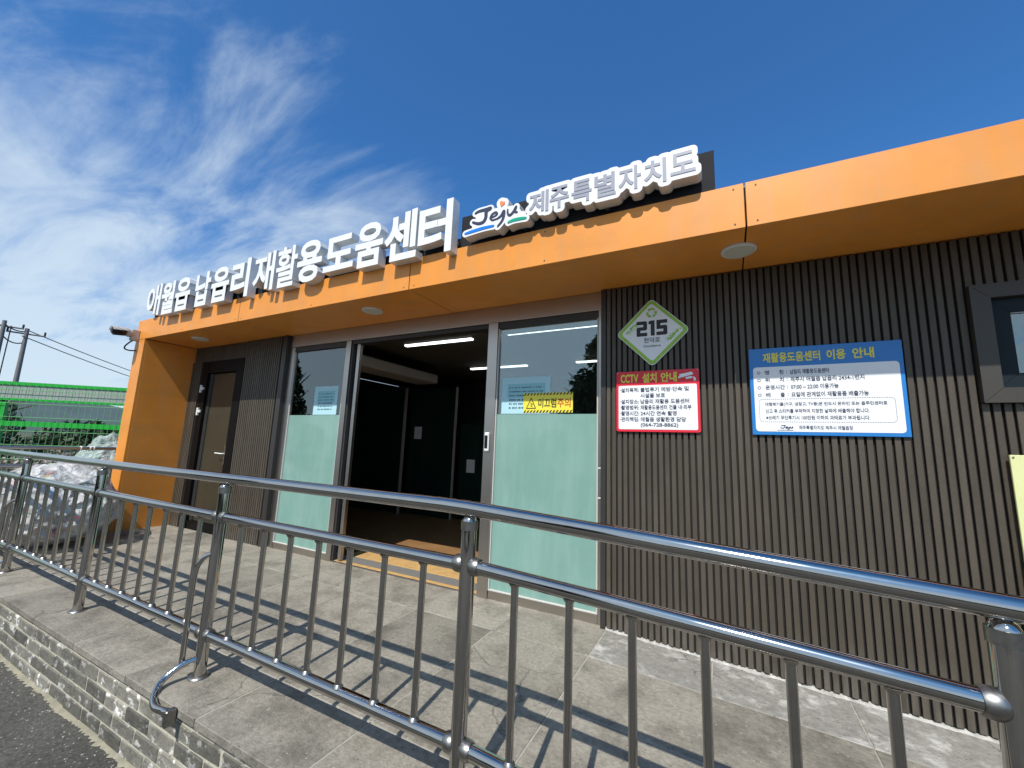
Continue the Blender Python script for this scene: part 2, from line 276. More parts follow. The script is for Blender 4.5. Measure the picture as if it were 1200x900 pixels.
def add_box(bm, x0, x1, y0, y1, z0, z1, bev=0, mi=0):
    vs = [bm.verts.new((x, y, z)) for x in (x0, x1) for y in (y0, y1) for z in (z0, z1)]
    fs = [bm.faces.new([vs[i] for i in q]) for q in ((0, 1, 3, 2), (4, 6, 7, 5), (0, 4, 5, 1), (2, 3, 7, 6), (0, 2, 6, 4), (1, 5, 7, 3))]
    for f in fs: f.material_index = mi
    if bev:
        es = list({e for f in fs for e in f.edges}); bmesh.ops.bevel(bm, geom=es, offset=bev, segments=1, affect='EDGES')
def box(name, m, x0, x1, y0, y1, z0, z1, parent=None, bev=0.0, label=None, kind=None):
    """box at world coordinates; origin at its own centre"""
    cx, cy, cz = (x0 + x1) / 2, (y0 + y1) / 2, (z0 + z1) / 2
    bm = bmesh.new(); add_box(bm, x0 - cx, x1 - cx, y0 - cy, y1 - cy, z0 - cz, z1 - cz, bev)
    return link(name, fin(bm, name, m), parent, (cx, cy, cz), label, kind)
def add_tube(bm, pts, r, seg=16, caps=True, rs=None):
    pts = [Vector(p) for p in pts]; rings = []; up = None
    for i, p in enumerate(pts):
        t = (pts[min(i + 1, len(pts) - 1)] - pts[max(i - 1, 0)]).normalized()
        if up is None: up = Vector((0, 0, 1)) if abs(t.z) < .9 else Vector((1, 0, 0))
        a = (up - t * up.dot(t)).normalized(); b = t.cross(a); up = a
        rr = rs[i] if rs else r
        rings.append([bm.verts.new(p + (a * math.cos(2 * math.pi * k / seg) + b * math.sin(2 * math.pi * k / seg)) * rr) for k in range(seg)])
    for i in range(len(rings) - 1):
        for k in range(seg): bm.faces.new((rings[i][k], rings[i][(k + 1) % seg], rings[i + 1][(k + 1) % seg], rings[i + 1][k]))
    if caps:
        for f in (bm.faces.new(rings[0][::-1]), bm.faces.new(rings[-1])):
            for e in f.edges: e.smooth = False
def smooth_sides(me, ang=0.6):
    me.polygons.foreach_set('use_smooth', [len(p.vertices) <= 4 for p in me.polygons])
def tube(name, m, pts, r, parent=None, seg=16, rs=None, label=None, kind=None):
    o0 = Vector(pts[0]); bm = bmesh.new(); add_tube(bm, [Vector(p) - o0 for p in pts], r, seg, rs=rs); me = fin(bm, name, m); smooth_sides(me)
    return link(name, me, parent, o0, label, kind)
def spline(P, n=8):
    P = [Vector(p) for p in P]; out = []
    for i in range(len(P) - 1):
        a = P[max(i - 1, 0)]; b = P[i]; c = P[i + 1]; d = P[min(i + 2, len(P) - 1)]
        for k in range(n):
            t = k / n; out.append(.5 * ((2 * b) + (c - a) * t + (2 * a - 5 * b + 4 * c - d) * t * t + (3 * b - a - 3 * c + d) * t ** 3))
    out.append(P[-1]); return out
def prism(name, m, outline, y0, y1, parent=None, label=None, kind=None, bm=None, mi=0):
    """outline: list of (x, z); extruded from y0 (front) to y1"""
    own = bm is None
    if own: bm = bmesh.new()
    a = [bm.verts.new((x, y0, z)) for x, z in outline]; b = [bm.verts.new((x, y1, z)) for x, z in outline]; n = len(a)
    fs = [bm.faces.new(a), bm.faces.new(b[::-1])] + [bm.faces.new((a[i], b[i], b[(i + 1) % n], a[(i + 1) % n])) for i in range(n)]
    for f in fs: f.material_index = mi
    if own: return link(name, fin(bm, name, m), parent, (0, 0, 0), label, kind)
def rrect(x0, x1, z0, z1, r, n=5):
    out = []
    for cx, cz, a0 in ((x1 - r, z1 - r, 0), (x0 + r, z1 - r, 90), (x0 + r, z0 + r, 180), (x1 - r, z0 + r, 270)):
        for k in range(n + 1):
            a = math.radians(a0 + 90 * k / n); out.append((cx + r * math.cos(a), cz + r * math.sin(a)))
    return out

# text -> mesh in the wall plane (x right, z up, facing -y)
def text_data(body, offset=0.0):
    cu = bpy.data.curves.new('t', 'FONT'); cu.body = body; cu.size = 1; cu.offset = offset; cu.resolution_u = 3; cu.fill_mode = 'FRONT'; cu.dimensions = '2D'
    o = bpy.data.objects.new('t', cu); COL.objects.link(o); bpy.context.view_layer.update()
    dg = bpy.context.evaluated_depsgraph_get(); me = bpy.data.meshes.new_from_object(o.evaluated_get(dg))
    bpy.data.objects.remove(o); bpy.data.curves.remove(cu)
    return me
def text(name, body, m, x0, x1, z0, z1, yf, depth=0.0015, parent=None, offset=0.0, label=None, mirror=False, sidemat=None, shear=0):
    """fit the words in the box x0..x1, z0..z1 with the front face at y=yf, depth towards +y"""
    me = text_data(body, offset); bm = bmesh.new(); bm.from_mesh(me); bpy.data.meshes.remove(me)
    bmesh.ops.remove_doubles(bm, verts=bm.verts, dist=1e-4)
    xs = [v.co.x for v in bm.verts]; zs = [v.co.y for v in bm.verts]
    ax, bx, az, bz = min(xs), max(xs), min(zs), max(zs)
    if x1 is None: x1 = x0 + (bx - ax) * (z1 - z0) / (bz - az)
    cx, cz = (x0 + x1) / 2, (z0 + z1) / 2
    for v in bm.verts:
        u = (v.co.x - ax) / (bx - ax); w = (v.co.y - az) / (bz - az)
        if mirror: u = 1 - u
        v.co = (x0 + u * (x1 - x0) - cx + shear * w, 0, z0 + w * (z1 - z0) - cz)
    for f in bm.faces:
        f.normal_update()
        if f.normal.y > 0: f.normal_flip()
    ex = bmesh.ops.extrude_face_region(bm, geom=list(bm.faces))
    front = [f for f in bm.faces if f not in set(g for g in ex['geom'] if isinstance(g, bmesh.types.BMFace))]
    nv = [g for g in ex['geom'] if isinstance(g, bmesh.types.BMVert)]
    newf = set(g for g in ex['geom'] if isinstance(g, bmesh.types.BMFace))
    for v in nv: v.co.y = depth
    ms = [m]
    if sidemat:
        ms = [m, sidemat]
        for f in bm.faces:
            ys = [v.co.y for v in f.verts]
            f.material_index = 0 if max(ys) < depth * .5 else 1
    me = fin(bm, name, ms); me.polygons.foreach_set('use_smooth', [False] * len(me.polygons))
    return link(name, me, parent, (cx, yf, cz), label)

def stroke_pts(P, n=8): return [(p.x, p.y) for p in spline([(a, b, 0) for a, b in P], n)]
def ribbon(bm, pts, w, y0, y1, mi=0, ws=None, s=8):
    """flat round-ended stroke of width w along (x,z) points as one outline"""
    Lf, Rt = [], []
    n = len(pts)
    for i in range(n):
        a = Vector(pts[max(i - 1, 0)]); b = Vector(pts[min(i + 1, n - 1)]); t = (b - a).normalized(); nn = Vector((-t.y, t.x)); h = (ws[i] if ws else w) / 2
        Lf.append(Vector(pts[i]) + nn * h); Rt.append(Vector(pts[i]) - nn * h)
    def cap(c, frm, tsgn, h):
        return [c + Vector((math.cos(frm + tsgn * math.pi * k / s), math.sin(frm + tsgn * math.pi * k / s))) * h for k in range(1, s)]
    t = (Vector(pts[-1]) - Vector(pts[-2])); ang = math.atan2(t.y, t.x)
    t0 = (Vector(pts[1]) - Vector(pts[0])); ang0 = math.atan2(t0.y, t0.x)
    h1 = (ws[-1] if ws else w) / 2; h0 = (ws[0] if ws else w) / 2
    out = Lf + cap(Vector(pts[-1]), ang + math.pi / 2, -1, h1) + Rt[::-1] + cap(Vector(pts[0]), ang0 - math.pi / 2, -1, h0)
    prism('', None, [(p.x, p.y) for p in out], y0, y1, bm=bm, mi=mi)

# ------------------------------------------------------------------ ground
GZ = -0.41
def sheet(name, m, x0, x1, y0, y1, z, sub=1):
    bm = bmesh.new(); bmesh.ops.create_grid(bm, x_segments=sub, y_segments=sub, size=.5)
    for v in bm.verts: v.co = ((v.co.x + .5) * (x1 - x0) + x0, (v.co.y + .5) * (y1 - y0) + y0, z)
    return link(name, fin(bm, name, m), None, (0, 0, 0), None, 'structure')
sheet('ground', GRASSM, -900, 900, -900, 900, GZ - .03)
sheet('asphalt_yard', ASPH, -24, 30, -16, 24, GZ)

# hill far beyond the fence
bm = bmesh.new(); nx, ny = 60, 10; g = []
for j in range(ny + 1):
    row = []
    for i in range(nx + 1):
        a = math.radians(120 + i * 1.3); r = 300 + j * 22
        h = 24 * math.exp(-((i - 38) / 14) ** 2) * math.sin(math.pi * j / ny * .9) + 6 * abs(noise.noise(Vector((i * .2, j * .3, 1)))) * math.sin(math.pi * j / ny)
        row.append(bm.verts.new((r * math.cos(a), r * math.sin(a), GZ - .2 + h)))
    g.append(row)
for j in range(ny):
    for i in range(nx): bm.faces.new((g[j][i], g[j][i + 1], g[j + 1][i + 1], g[j + 1][i]))
link('hill', fin(bm, 'hill', HILL, True), None, (0, 0, 0), None, 'structure')

# ------------------------------------------------------------------ platform, tiles, ramp
RX, SL = -0.86, 0.045                      # ramp starts here and falls towards +x
def fz(x): return -max(0, x - RX) * SL
PX0, PX1 = -8.62, 4.98
plat = link('paved_platform', None, None, (0, 0, 0), None, 'structure')
bm = bmesh.new()
prof = [(PX0, GZ - .02), (PX1, GZ - .02), (PX1, fz(PX1) - .034), (RX, -.034), (PX0, -.034)]
prism('', None, prof, 1.33, 3.9, bm=bm); link('mortar_bed', fin(bm, 'mortar_bed', GROUT), plat, (0, 0, 0))
rows = [(1.268, 1.676), (1.684, 2.276), (2.284, 2.876), (2.884, 3.62)]
tmesh = []
def tile_mesh(w, d, k):
    bm = bmesh.new(); add_box(bm, -w / 2, w / 2, -d / 2, d / 2, -.04, 0, .003)
    rnd = random.Random(k)
    return fin(bm, 'tile', TILE)
cols = []
x = RX - 11 * .73
while x < PX1 + .3:
    cols.append(x); x += .73
for ri, (y0, y1) in enumerate(rows):
    me = tile_mesh(.722, y1 - y0, ri)
    if ri == 3: stained = me.copy(); stained.materials.clear(); stained.materials.append(TILEW)
    for x in cols:
        cx = x + .365
        if cx - .365 < PX0 - .2 or cx + .36 > PX1 + .2: continue
        o = link('tile', stained if (ri == 3 and cx > RX) else me, plat, (cx, (y0 + y1) / 2, fz(cx) + random.uniform(-.0015, .0015)))
        if cx > RX: o.rotation_euler = (0, math.atan(SL), 0)
# thin pale grout between tiles shows as the bed just below the tile tops
bm = bmesh.new()
def seg(bm, x0, x1, y0, y1):
    vs = [bm.verts.new((x, y, fz(x) - .0035)) for x, y in ((x0, y0), (x1, y0), (x1, y1), (x0, y1))]; bm.faces.new(vs)
for i, x in enumerate(cols[:-1]):
    x = max(x, PX0)
    for (a, b), (c, d) in zip(rows[:-1], rows[1:]): seg(bm, x, x + .73, b, c)
for x in cols:
    if x > PX0: seg(bm, x - .004, x + .004, 1.275, 3.6)
link('grout_lines', fin(bm, 'grout_lines', GROUT), plat, (0, 0, 0), None, 'stuff')

# retaining wall of grey bricks
rw = thing('retaining_wall', 'low grey brick retaining wall with white stains under the paved platform edge', 'wall', ((PX0 + PX1) / 2, 1.3, GZ))
bm = bmesh.new(); prism('', None, [(PX0 + .02, GZ - .02), (PX1, GZ - .02), (PX1, fz(PX1) - .045), (RX, -.045), (PX0 + .02, -.045)], 1.2945, 1.33, bm=bm)
link('mortar', fin(bm, 'mortar', MORTAR), rw, (0, 0, 0))
bmeshes = []
for k in range(5):
    bm = bmesh.new(); add_box(bm, -.126, .126, -.02, .02, -.0365, .0365, .006)
    for v in bm.verts:
        v.co += noise.noise_vector(v.co * 9 + Vector((k * 7, 0, 0))) * .0045
    bmeshes.append(fin(bm, 'brick', BRICK))
zc = [GZ + .045 + .083 * i for i in range(4)]
for ci, z in enumerate(zc):
    x = PX0 + .15 + (ci % 2) * .1325
    while x < PX1 - .1:
        if z + .04 < fz(x) - .045 and z > GZ:
            o = link('brick', random.choice(bmeshes), rw, (x + random.uniform(-.004, .004), 1.308 + random.uniform(-.0015, .0015), z + random.uniform(-.003, .003)))
            o.rotation_euler = (0, random.uniform(-.012, .012), math.pi if random.random() < .5 else 0)
        x += .265
bm = bmesh.new(); add_box(bm, -.126, .126, -.02, .02, -.010, .010, .004); thin = fin(bm, 'cut_brick', BRICK)
x = PX0 + .2
while x < RX:
    link('cut_brick', thin, rw, (x, 1.31 + random.uniform(-.004, .004), -.060)); x += .265
# sandy strip of spilled mortar at its foot
bm = bmesh.new(); prev = None
n = 900
for i in range(n + 1):
    x = PX0 + (PX1 - PX0) * i / n
    w = .008 + .012 * noise.noise(Vector((x * 3, 0, 0))) + .018 * noise.noise(Vector((x * 23, 3, 0))) + .018 * noise.noise(Vector((x * 61, 3, 0)))
    a = bm.verts.new((x, 1.31, GZ + .016)); b = bm.verts.new((x, 1.284 - max(0, w) * .3, GZ + .010)); c = bm.verts.new((x, 1.278 - max(w, .0) * 1.6, GZ + .001))
    if prev: bm.faces.new((prev[0], a, b, prev[1])); bm.faces.new((prev[1], b, c, prev[2]))
    prev = (a, b, c)
link('mortar_skirt', fin(bm, 'mortar_skirt', SAND, True), rw, (0, 0, 0))

# loose grit and mortar crumbs on the asphalt at the foot of the wall
rg = random.Random(12); bm = bmesh.new()
for k in range(1500):
    x = rg.uniform(PX0, PX1 - 3); y = 1.262 - abs(rg.gauss(0, .20)) ; sz = rg.uniform(.0010, .0040) * (1.4 if y > 1.18 else 1)
    q = bmesh.ops.create_icosphere(bm, subdivisions=1, radius=sz)['verts']; a = rg.uniform(0, 3.1)
    for v in q: v.co = Vector((v.co.x * (1 + .9 * math.cos(a) ** 2), v.co.y * (1 + .9 * math.sin(a) ** 2), v.co.z * .6)) + Vector((x, y, GZ + sz * .35))
gr = link('grit', fin(bm, 'grit', mat('pale_grit', (.30, .285, .235), rough=.9, var=.4, vscale=30)), None, (0, 0, 0), None, 'stuff'); gr['label'] = 'pale grit and mortar crumbs on the asphalt along the wall foot'; gr['category'] = 'grit'

# ------------------------------------------------------------------ railing
rail = thing('ramp_railing', 'polished stainless steel railing with round balusters along the platform edge', 'railing', (-1, 1.47, 0))
YR = 1.47
posts = [-7.86, -6.14, -4.42, -2.70, -0.94, 0.57, 2.08, 3.6]
def rz(x): return -max(0, x + .94) * .052
bm = bmesh.new()
prof = [(0, .0), (.0, 1.065)]
add_tube(bm, [(0, 0, -.01), (0, 0, 1.035), (0, 0, 1.05), (0, 0, 1.062), (0, 0, 1.068)], .031, 24, rs=[.031, .031, .029, .022, .008]); pm = fin(bm, 'post', STEEL); smooth_sides(pm)
bm = bmesh.new(); add_tube(bm, [(0, 0, 0), (0, 0, .035)], .034, 24); slv = fin(bm, 'post_sleeve', WELD); smooth_sides(slv)
bm = bmesh.new(); add_tube(bm, [(0, 0, 0), (0, 0, .006), (0, 0, .012)], .05, 24, rs=[.055, .053, .034]); flg = fin(bm, 'post_flange', WELD); smooth_sides(flg)
bm = bmesh.new(); add_tube(bm, [(-.028, 0, 0), (-.02, 0, 0), (-.005, 0, 0), (.012, 0, 0), (.022, 0, 0)], .034, 20, rs=[.022, .031, .036, .035, .031]); bal = fin(bm, 'ball_collar', WELD); smooth_sides(bal)
bm = bmesh.new(); add_tube(bm, [(0, 0, 0), (0, 0, 1)], .0145, 14); bst = fin(bm, 'baluster', STEEL); smooth_sides(bst)
bm = bmesh.new(); add_tube(bm, [(0, 0, 0), (0, 0, .006), (0, 0, .014)], .02, 14, rs=[.024, .021, .0148]); wld = fin(bm, 'weld_bead', WELD); smooth_sides(wld)
for x in posts:
    p = link('post', pm, rail, (x, YR, rz(x)))
    link('post_sleeve', slv, p, (x, YR, rz(x) + 1.012)); link('post_flange', flg, p, (x, YR, fz(x) + .001))
    for h in (.875, .225):
        for s in (-1, 1):
            c = link('ball_collar', bal, p, (x + s * .036, YR, rz(x) + h - s * (rz(x) - rz(x + .1)) * .3)); c.rotation_euler = (0, 0, 0 if s > 0 else math.pi)
tr = [(-8.35, YR + .0, 1.098), (-2.7, YR, 1.098), (-1.06, YR, 1.098), (-.94, YR, 1.095), (-.82, YR, 1.089), (5.4, YR, 1.098 + rz(5.4))]
tube('top_rail', STEEL, tr, .0305, rail, 32)
for a, b in zip(posts[:-1], posts[1:]):
    for h, nm in ((.875, 'middle_rail'), (.225, 'lower_rail')):
        tube(nm, STEEL, [(a + .03, YR, h + rz(a + .03)), (b - .03, YR, h + rz(b - .03))], .0272, rail, 28)
    n = 8 if b < .0 else 7
    for k in range(1, n):
        x = a + (b - a) * k / n; z0 = .248 + rz(x); z1 = .853 + rz(x)
        o = link('baluster', bst, rail, (x, YR, z0)); o.scale = (1, 1, z1 - z0)
        w = link('weld_bead', wld, o, (x, YR, z0)); w.scale = (1, 1, 1 / (z1 - z0))
        w = link('weld_bead', wld, o, (x, YR, z1)); w.parent = o; w.location = (0, 0, 1); w.scale = (1, 1, -1 / (z1 - z0))
for z, nm in ((.875, 'middle_rail'), (.225, 'lower_rail')):
    tube(nm, STEEL, [(-8.35, YR, z), (-7.89, YR, z)], .0272, rail, 24)
for x in (-8.24, -8.02):
    o = link('baluster', bst, rail, (x, YR, .248)); o.scale = (1, 1, .605)
# bent tubes welded to two of the posts
for x in (-6.14, -2.70):
    P = spline([(x - .01, YR - .02, .665), (x - .035, YR - .045, .645), (x - .055, YR - .065, .59), (x - .06, YR - .07, .50)], 6) + [Vector((x - .06, YR - .07, .075))]
    tube('bent_tube', STEEL, P, .0145, rail, 14)
    P = spline([(x - .005, YR - .02, .10), (x - .035, YR - .09, .08), (x - .045, YR - .16, .035), (x + .01, YR - .212, .0), (x + .09, YR - .24, -.012), (x + .19, YR - .245, .0), (x + .215, YR - .24, .002)], 6)
    tube('bent_tube', STEEL, P, .0165, rail, 14)
    box('tube_clamp', WELD, x + .205, x + .235, YR - .255, YR - .205, -.065, .012, rail, .006)
# return at the far left end
er = thing('end_railing', 'dull steel railing closing the far end of the platform behind the big sack', 'railing', (-8.42, 2.2, 0))
for z, nm in ((1.10, 'top_rail'), (.86, 'middle_rail'), (.225, 'lower_rail')):
    tube(nm, BRUSH, [(-8.40, YR + .04, z), (-8.40, 3.6, z)], .024, er, 16)
for y in (1.62, 3.3): tube('post', BRUSH, [(-8.40, y, 0), (-8.40, y, 1.10)], .028, er, 16)
for k in range(7):
    y = 1.83 + k * .21; tube('baluster', BRUSH, [(-8.40, y, .225), (-8.40, y, .86)], .0135, er, 10)
for k, y in enumerate((2.50, 2.60, 2.64)):
    bm = bmesh.new()
    add_tube(bm, [Vector((-8.40 + .031 * math.cos(a), y + .012 * math.sin(a * .5), 1.10 + .031 * math.sin(a))) for a in [i * .5 for i in range(26)]], .005, 6)
    link('wire_tie', fin(bm, 'wire_tie', WHITEPL, True), er, (0, 0, 0))

# ------------------------------------------------------------------ the building
B = thing('recycling_centre', 'single storey recycling centre with orange canopy and dark ribbed walls', 'building', (-2, 3.5, 0))
FY = 2.69; ZS = 2.727; ZT = 3.022; XR = 5.5
joints = [-7.80, -5.17, -2.50, 0.165, 2.83, XR]
fm = {}
for a, b in zip(joints[:-1], joints[1:]):
    p = box('fascia_panel', ORANGE, a + .005, b - .005, FY, FY + .03, ZS, ZT, B, .002)
    bm = bmesh.new()
    for x in (a + .06, (a + b) / 2, b - .06):
        for z in (ZS + .03, ZT - .03):
            add_tube(bm, [(x, FY + .001, z), (x, FY - .003, z)], .005, 8)
    link('screws', fin(bm, 'screws', DARKSTEEL), p, (0, 0, 0), None, 'stuff')
for a, b in zip(joints[:-1], joints[1:]):
    a2 = max(a, -7.52); box('soffit_panel', ORANGE, a2 + .005, b - .005, FY + .034, 3.47, ZS + .003, ZS + .02, B, .001)
box('canopy_frame', SLATBACK, -7.78, XR - .02, FY + .034, 3.7, ZS + .03, ZT - .02, B)
box('roof_sheet', ROOF, -7.80, XR, FY + .032, 9.0, ZT - .015, ZT + .001, B)
# orange end column
box('column_front', ORANGE, -7.80, -7.522, FY + .001, FY + .03, -.005, ZS - .004, B, .002)
box('column_reveal', ORANGE, -7.545, -7.52, FY + .033, 3.42, -.004, ZS - .003, B, .001)
box('column_side', ORANGE, -7.80, -7.775, FY + .033, 9.0, GZ, ZS - .004, B, .001)
# rear and right outside walls
box('outer_wall', GREYFRAME, XR - .2, XR, 3.5, 9.0, GZ, ZT - .03, B); box('outer_wall', GREYFRAME, -7.77, XR - .21, 8.8, 9.0, GZ, ZT - .03, B)

# ribbed walls: every slat is a part
bm = bmesh.new(); add_box(bm, -.0155, .0155, -.011, .011, -.5, .5, .002); slm = fin(bm, 'slat', SLAT)
def slats(x0, x1, yfront, z0f, z1, skip=None):
    x = x0 + .022
    while x < x1 - .01:
        zb = z0f(x); segs = [(zb, z1)]
        if skip and skip[0] < x < skip[1]: segs = [(zb, skip[2]), (skip[3], z1)]
        for a, b in segs:
            o = link('slat', slm, B, (x, yfront + .011, (a + b) / 2)); o.scale = (1, 1, b - a)
        x += .0447
WX0, WX1 = -.865, 5.3
WIN = (1.33, 2.60, 1.70, 2.405)
box('wall_backing', SLATBACK, WX0 - .03, WIN[0] + .03, 3.367, 3.5, -.3, ZS, B)
box('wall_backing', SLATBACK, WIN[0] + .031, WIN[1] - .03, 3.367, 3.5, -.3, WIN[2] + .02, B)
box('wall_backing', SLATBACK, WIN[0] + .031, WIN[1] - .03, 3.367, 3.5, WIN[3] - .02, ZS, B)
box('wall_backing', SLATBACK, WIN[1] - .029, WX1, 3.367, 3.5, -.3, ZS, B)
slats(WX0, WX1, 3.345, lambda x: fz(x) * .96 + .012, ZS - .004, WIN)
box('corner_trim', DARKSTEEL, WX0 - .042, WX0, 3.341, 3.50, -.003, ZS - .004, B, .002)
# left ribbed wall
box('wall_backing', SLATBACK, -6.115, -5.22, 3.367, 3.46, .0, ZS, B); slats(-6.095, -5.262, 3.345, lambda x: .008, ZS - .004)
box('wall_backing', SLATBACK, -7.515, -6.115, 3.382, 3.46, 2.475, ZS, B); slats(-7.50, -6.12, 3.36, lambda x: 2.49, ZS - .004)
slats(-7.515, -7.22, 3.345, lambda x: .008, 2.487); box('wall_backing', SLATBACK, -7.518, -7.235, 3.368, 3.46, .0, 2.474, B)
box('corner_trim', DARKSTEEL, -5.262, -5.172, 3.341, 3.47, .004, ZS - .004, B, .002)

# white mortar squeezed out under the ribbed wall
bm = bmesh.new(); prev = None
for i in range(500):
    x = WX0 + i * .0125
    if x > WX1: break
    w = max(.001, .006 + .016 * noise.noise(Vector((x * 5, 1, 0))) + .008 * noise.noise(Vector((x * 31, 4, 0))))
    h = max(.002, .010 + .014 * noise.noise(Vector((x * 25, 9, 0))))
    a = bm.verts.new((x, 3.365, fz(x) + h)); b = bm.verts.new((x, 3.345 - w, fz(x) + h * .8)); c = bm.verts.new((x, 3.339 - w * 1.6, fz(x) + .001))
    if prev: bm.faces.new((prev[0], a, b, prev[1])); bm.faces.new((prev[1], b, c, prev[2]))
    prev = (a, b, c)
link('mortar_bead', fin(bm, 'mortar_bead', WMORTAR, True), B, (0, 0, 0), None, None)

# window in the right wall
w0, w1, wz0, wz1 = WIN
wf = box('window', BLUEFRAME, w0 + .11, w1 - .11, 3.385, 3.403, wz0 + .11, wz1 - .11, B)
def mitre(name, m, x0, x1, z0, z1, wd, y0, y1, par):
    for q in ([(x0, z0), (x1, z0), (x1 - wd, z0 + wd), (x0 + wd, z0 + wd)], [(x0, z1), (x0 + wd, z1 - wd), (x1 - wd, z1 - wd), (x1, z1)],
              [(x0, z0 + .002), (x0 + wd, z0 + wd + .002), (x0 + wd, z1 - wd - .002), (x0, z1 - .002)], [(x1, z0 + .002), (x1, z1 - .002), (x1 - wd, z1 - wd - .002), (x1 - wd, z0 + wd + .002)]):
        prism(name, m, q, y0, y1, par)
mitre('frame', GREYFRAME, w0, w1, wz0, wz1, .085, 3.308, 3.393, wf)
mitre('sash', BLUEFRAME, w0 + .087, w1 - .087, wz0 + .087, wz1 - .087, .085, 3.348, 3.393, wf)
box('pane', GLASS, w0 + .17, w1 - .17, 3.371, 3.377, wz0 + .17, wz1 - .17, wf)
box('glazing_bead', BRUSH, w0 + .172, w1 - .172, 3.361, 3.369, wz1 - .178, wz1 - .172, wf); box('glazing_bead', BRUSH, w0 + .170, w0 + .175, 3.361, 3.369, wz0 + .17, wz1 - .17, wf)

# side door
def dbox(nm, m, x0, x1, y0, y1, z0, z1, par, bev=.002):
    k = .974; return box(nm, m, x0 * k, x1 * k, y0 - .105, y1 - .105, z0 if z0 < .2 else (z0 - 1.35) * k + 1.35, (z1 - 1.35) * k + 1.35 if z1 > .2 else z1, par, bev)
D = dbox('door', DOORG, -7.24, -6.48, 3.515, 3.54, .12, 2.32, B, .002)
dbox('door_frame', BLACKMETAL, -7.395, -7.25, 3.46, 3.57, .003, 2.505, D, .002); dbox('door_frame', BLACKMETAL, -6.47, -6.285, 3.46, 3.57, .003, 2.505, D, .002)
dbox('door_frame', BLACKMETAL, -7.248, -6.472, 3.463, 3.57, 2.33, 2.503, D, .002); dbox('door_frame', BLACKMETAL, -7.248, -6.472, 3.475, 3.57, .004, .115, D, .002)
dbox('stile', DARKSTEEL, -7.245, -7.17, 3.500, 3.514, .116, 2.325, D, .002); dbox('stile', DARKSTEEL, -6.535, -6.475, 3.500, 3.514, .116, 2.325, D, .002)
for z in (1.72, 2.08):
    h = dbox('hinge', WHITEPL, -7.36, -7.325, 3.43, 3.458, z - .06, z + .06, D, .004)
    dbox('hinge_leaf', WHITEPL, -7.325, -7.27, 3.435, 3.458, z - .015, z + .025, h, .003)
hd = dbox('handle', BRUSH, -6.545, -6.505, 3.485, 3.499, .94, 1.22, D, .004)
tube('lever', WHITEPL, [(-6.355, 3.385, 1.106), (-6.355, 3.345, 1.106), (-6.375, 3.335, 1.106), (-6.51, 3.335, 1.11)], .009, hd, 10)

# storefront
SY = 3.42
box('transom', BRUSH, -5.17, -.908, SY - .030, SY + .06, 2.565, ZS + .002, B, .003)
box('transom_track', DARKSTEEL, -3.98, -2.06, SY - .01, SY + .10, 2.52, 2.563, B, .002)
def framebox(par, nm, m, *a): return box(nm, m, *a, par, .002)
GL = box('side_window', FROST, -5.06, -4.085, SY - .004, SY + .004, .083, 1.655, B, 0, 'glass panel left of the entrance, frosted below')
framebox(GL, 'frame', BRUSH, -5.17, -5.062, SY - .028, SY + .04, .0, 2.563)
framebox(GL, 'frame', BRUSH, -4.083, -4.005, SY - .027, SY + .05, .0, 2.563); framebox(GL, 'frame', DARKSTEEL, -4.003, -3.978, SY - .010, SY + .05, .0, 2.563)
framebox(GL, 'rail', BRUSH, -5.060, -4.085, SY - .020, SY + .03, .002, .070); framebox(GL, 'glint_bead', SEAL_GLINT, -5.060, -4.085, SY - .024, SY - .006, .071, .084)
framebox(GL, 'rail', DARKSTEEL, -5.060, -4.085, SY - .02, SY + .03, 2.50, 2.562); framebox(GL, 'blind_box', GREYPL, -5.03, -4.11, SY + .02, SY + .06, 2.465, 2.50)
box('pane', GLASS, -5.06, -4.085, SY - .003, SY + .003, 1.656, 2.499, GL)
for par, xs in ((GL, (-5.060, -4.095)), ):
    for x in xs: framebox(par, 'seal_glint', SEAL_GLINT, x, x + .011, SY - .022, SY - .0045, .085, 2.498)  # pale strips double as painted sun glints along the steel frame
SD = box('sliding_door', GLASS, -3.975, -3.935, SY + .03, SY + .036, .10, 2.50, B, 0, 'edge of the opened sliding door leaf left of the opening')
framebox(SD, 'stile', BRUSH, -3.933, -3.885, SY + .012, SY + .055, .02, 2.518)
GR = box('side_window', FROST, -1.945, -.945, SY - .004, SY + .004, .083, 1.655, B, 0, 'glass panel right of the entrance, frosted below')
framebox(GR, 'frame', BRUSH, -2.055, -1.947, SY - .035, SY + .05, .0, 2.563)
framebox(GR, 'frame', BRUSH, -.943, -.908, SY - .028, SY + .04, -.002, 2.563)
framebox(GR, 'rail', BRUSH, -1.945, -.945, SY - .022, SY + .03, -.001, .070); framebox(GR, 'glint_bead', SEAL_GLINT, -1.945, -.945, SY - .025, SY - .006, .071, .084)
framebox(GR, 'rail', DARKSTEEL, -1.945, -.945, SY - .02, SY + .03, 2.50, 2.562); framebox(GR, 'blind_box', GREYPL, -1.92, -.96, SY + .02, SY + .06, 2.455, 2.50)
box('pane', GLASS, -1.945, -.945, SY - .003, SY + .003, 1.656, 2.499, GR)
for z in (.66, .96, 1.20): box('hinge', WHITEPL, -.94, -.912, SY - .033, SY - .029, z, z + .010, GR)
for x in (-1.945, -.956): framebox(GR, 'seal_glint', SEAL_GLINT, x, x + .011, SY - .024, SY - .0045, .085, 2.498)
lk = box('door_lock', WHITEPL, -2.035, -1.985, SY - .060, SY - .036, 1.30, 1.48, B, .008, 'white and black digital door lock')
box('keypad', BLKPL, -2.025, -1.995, SY - .064, SY - .0605, 1.33, 1.45, lk, .003)
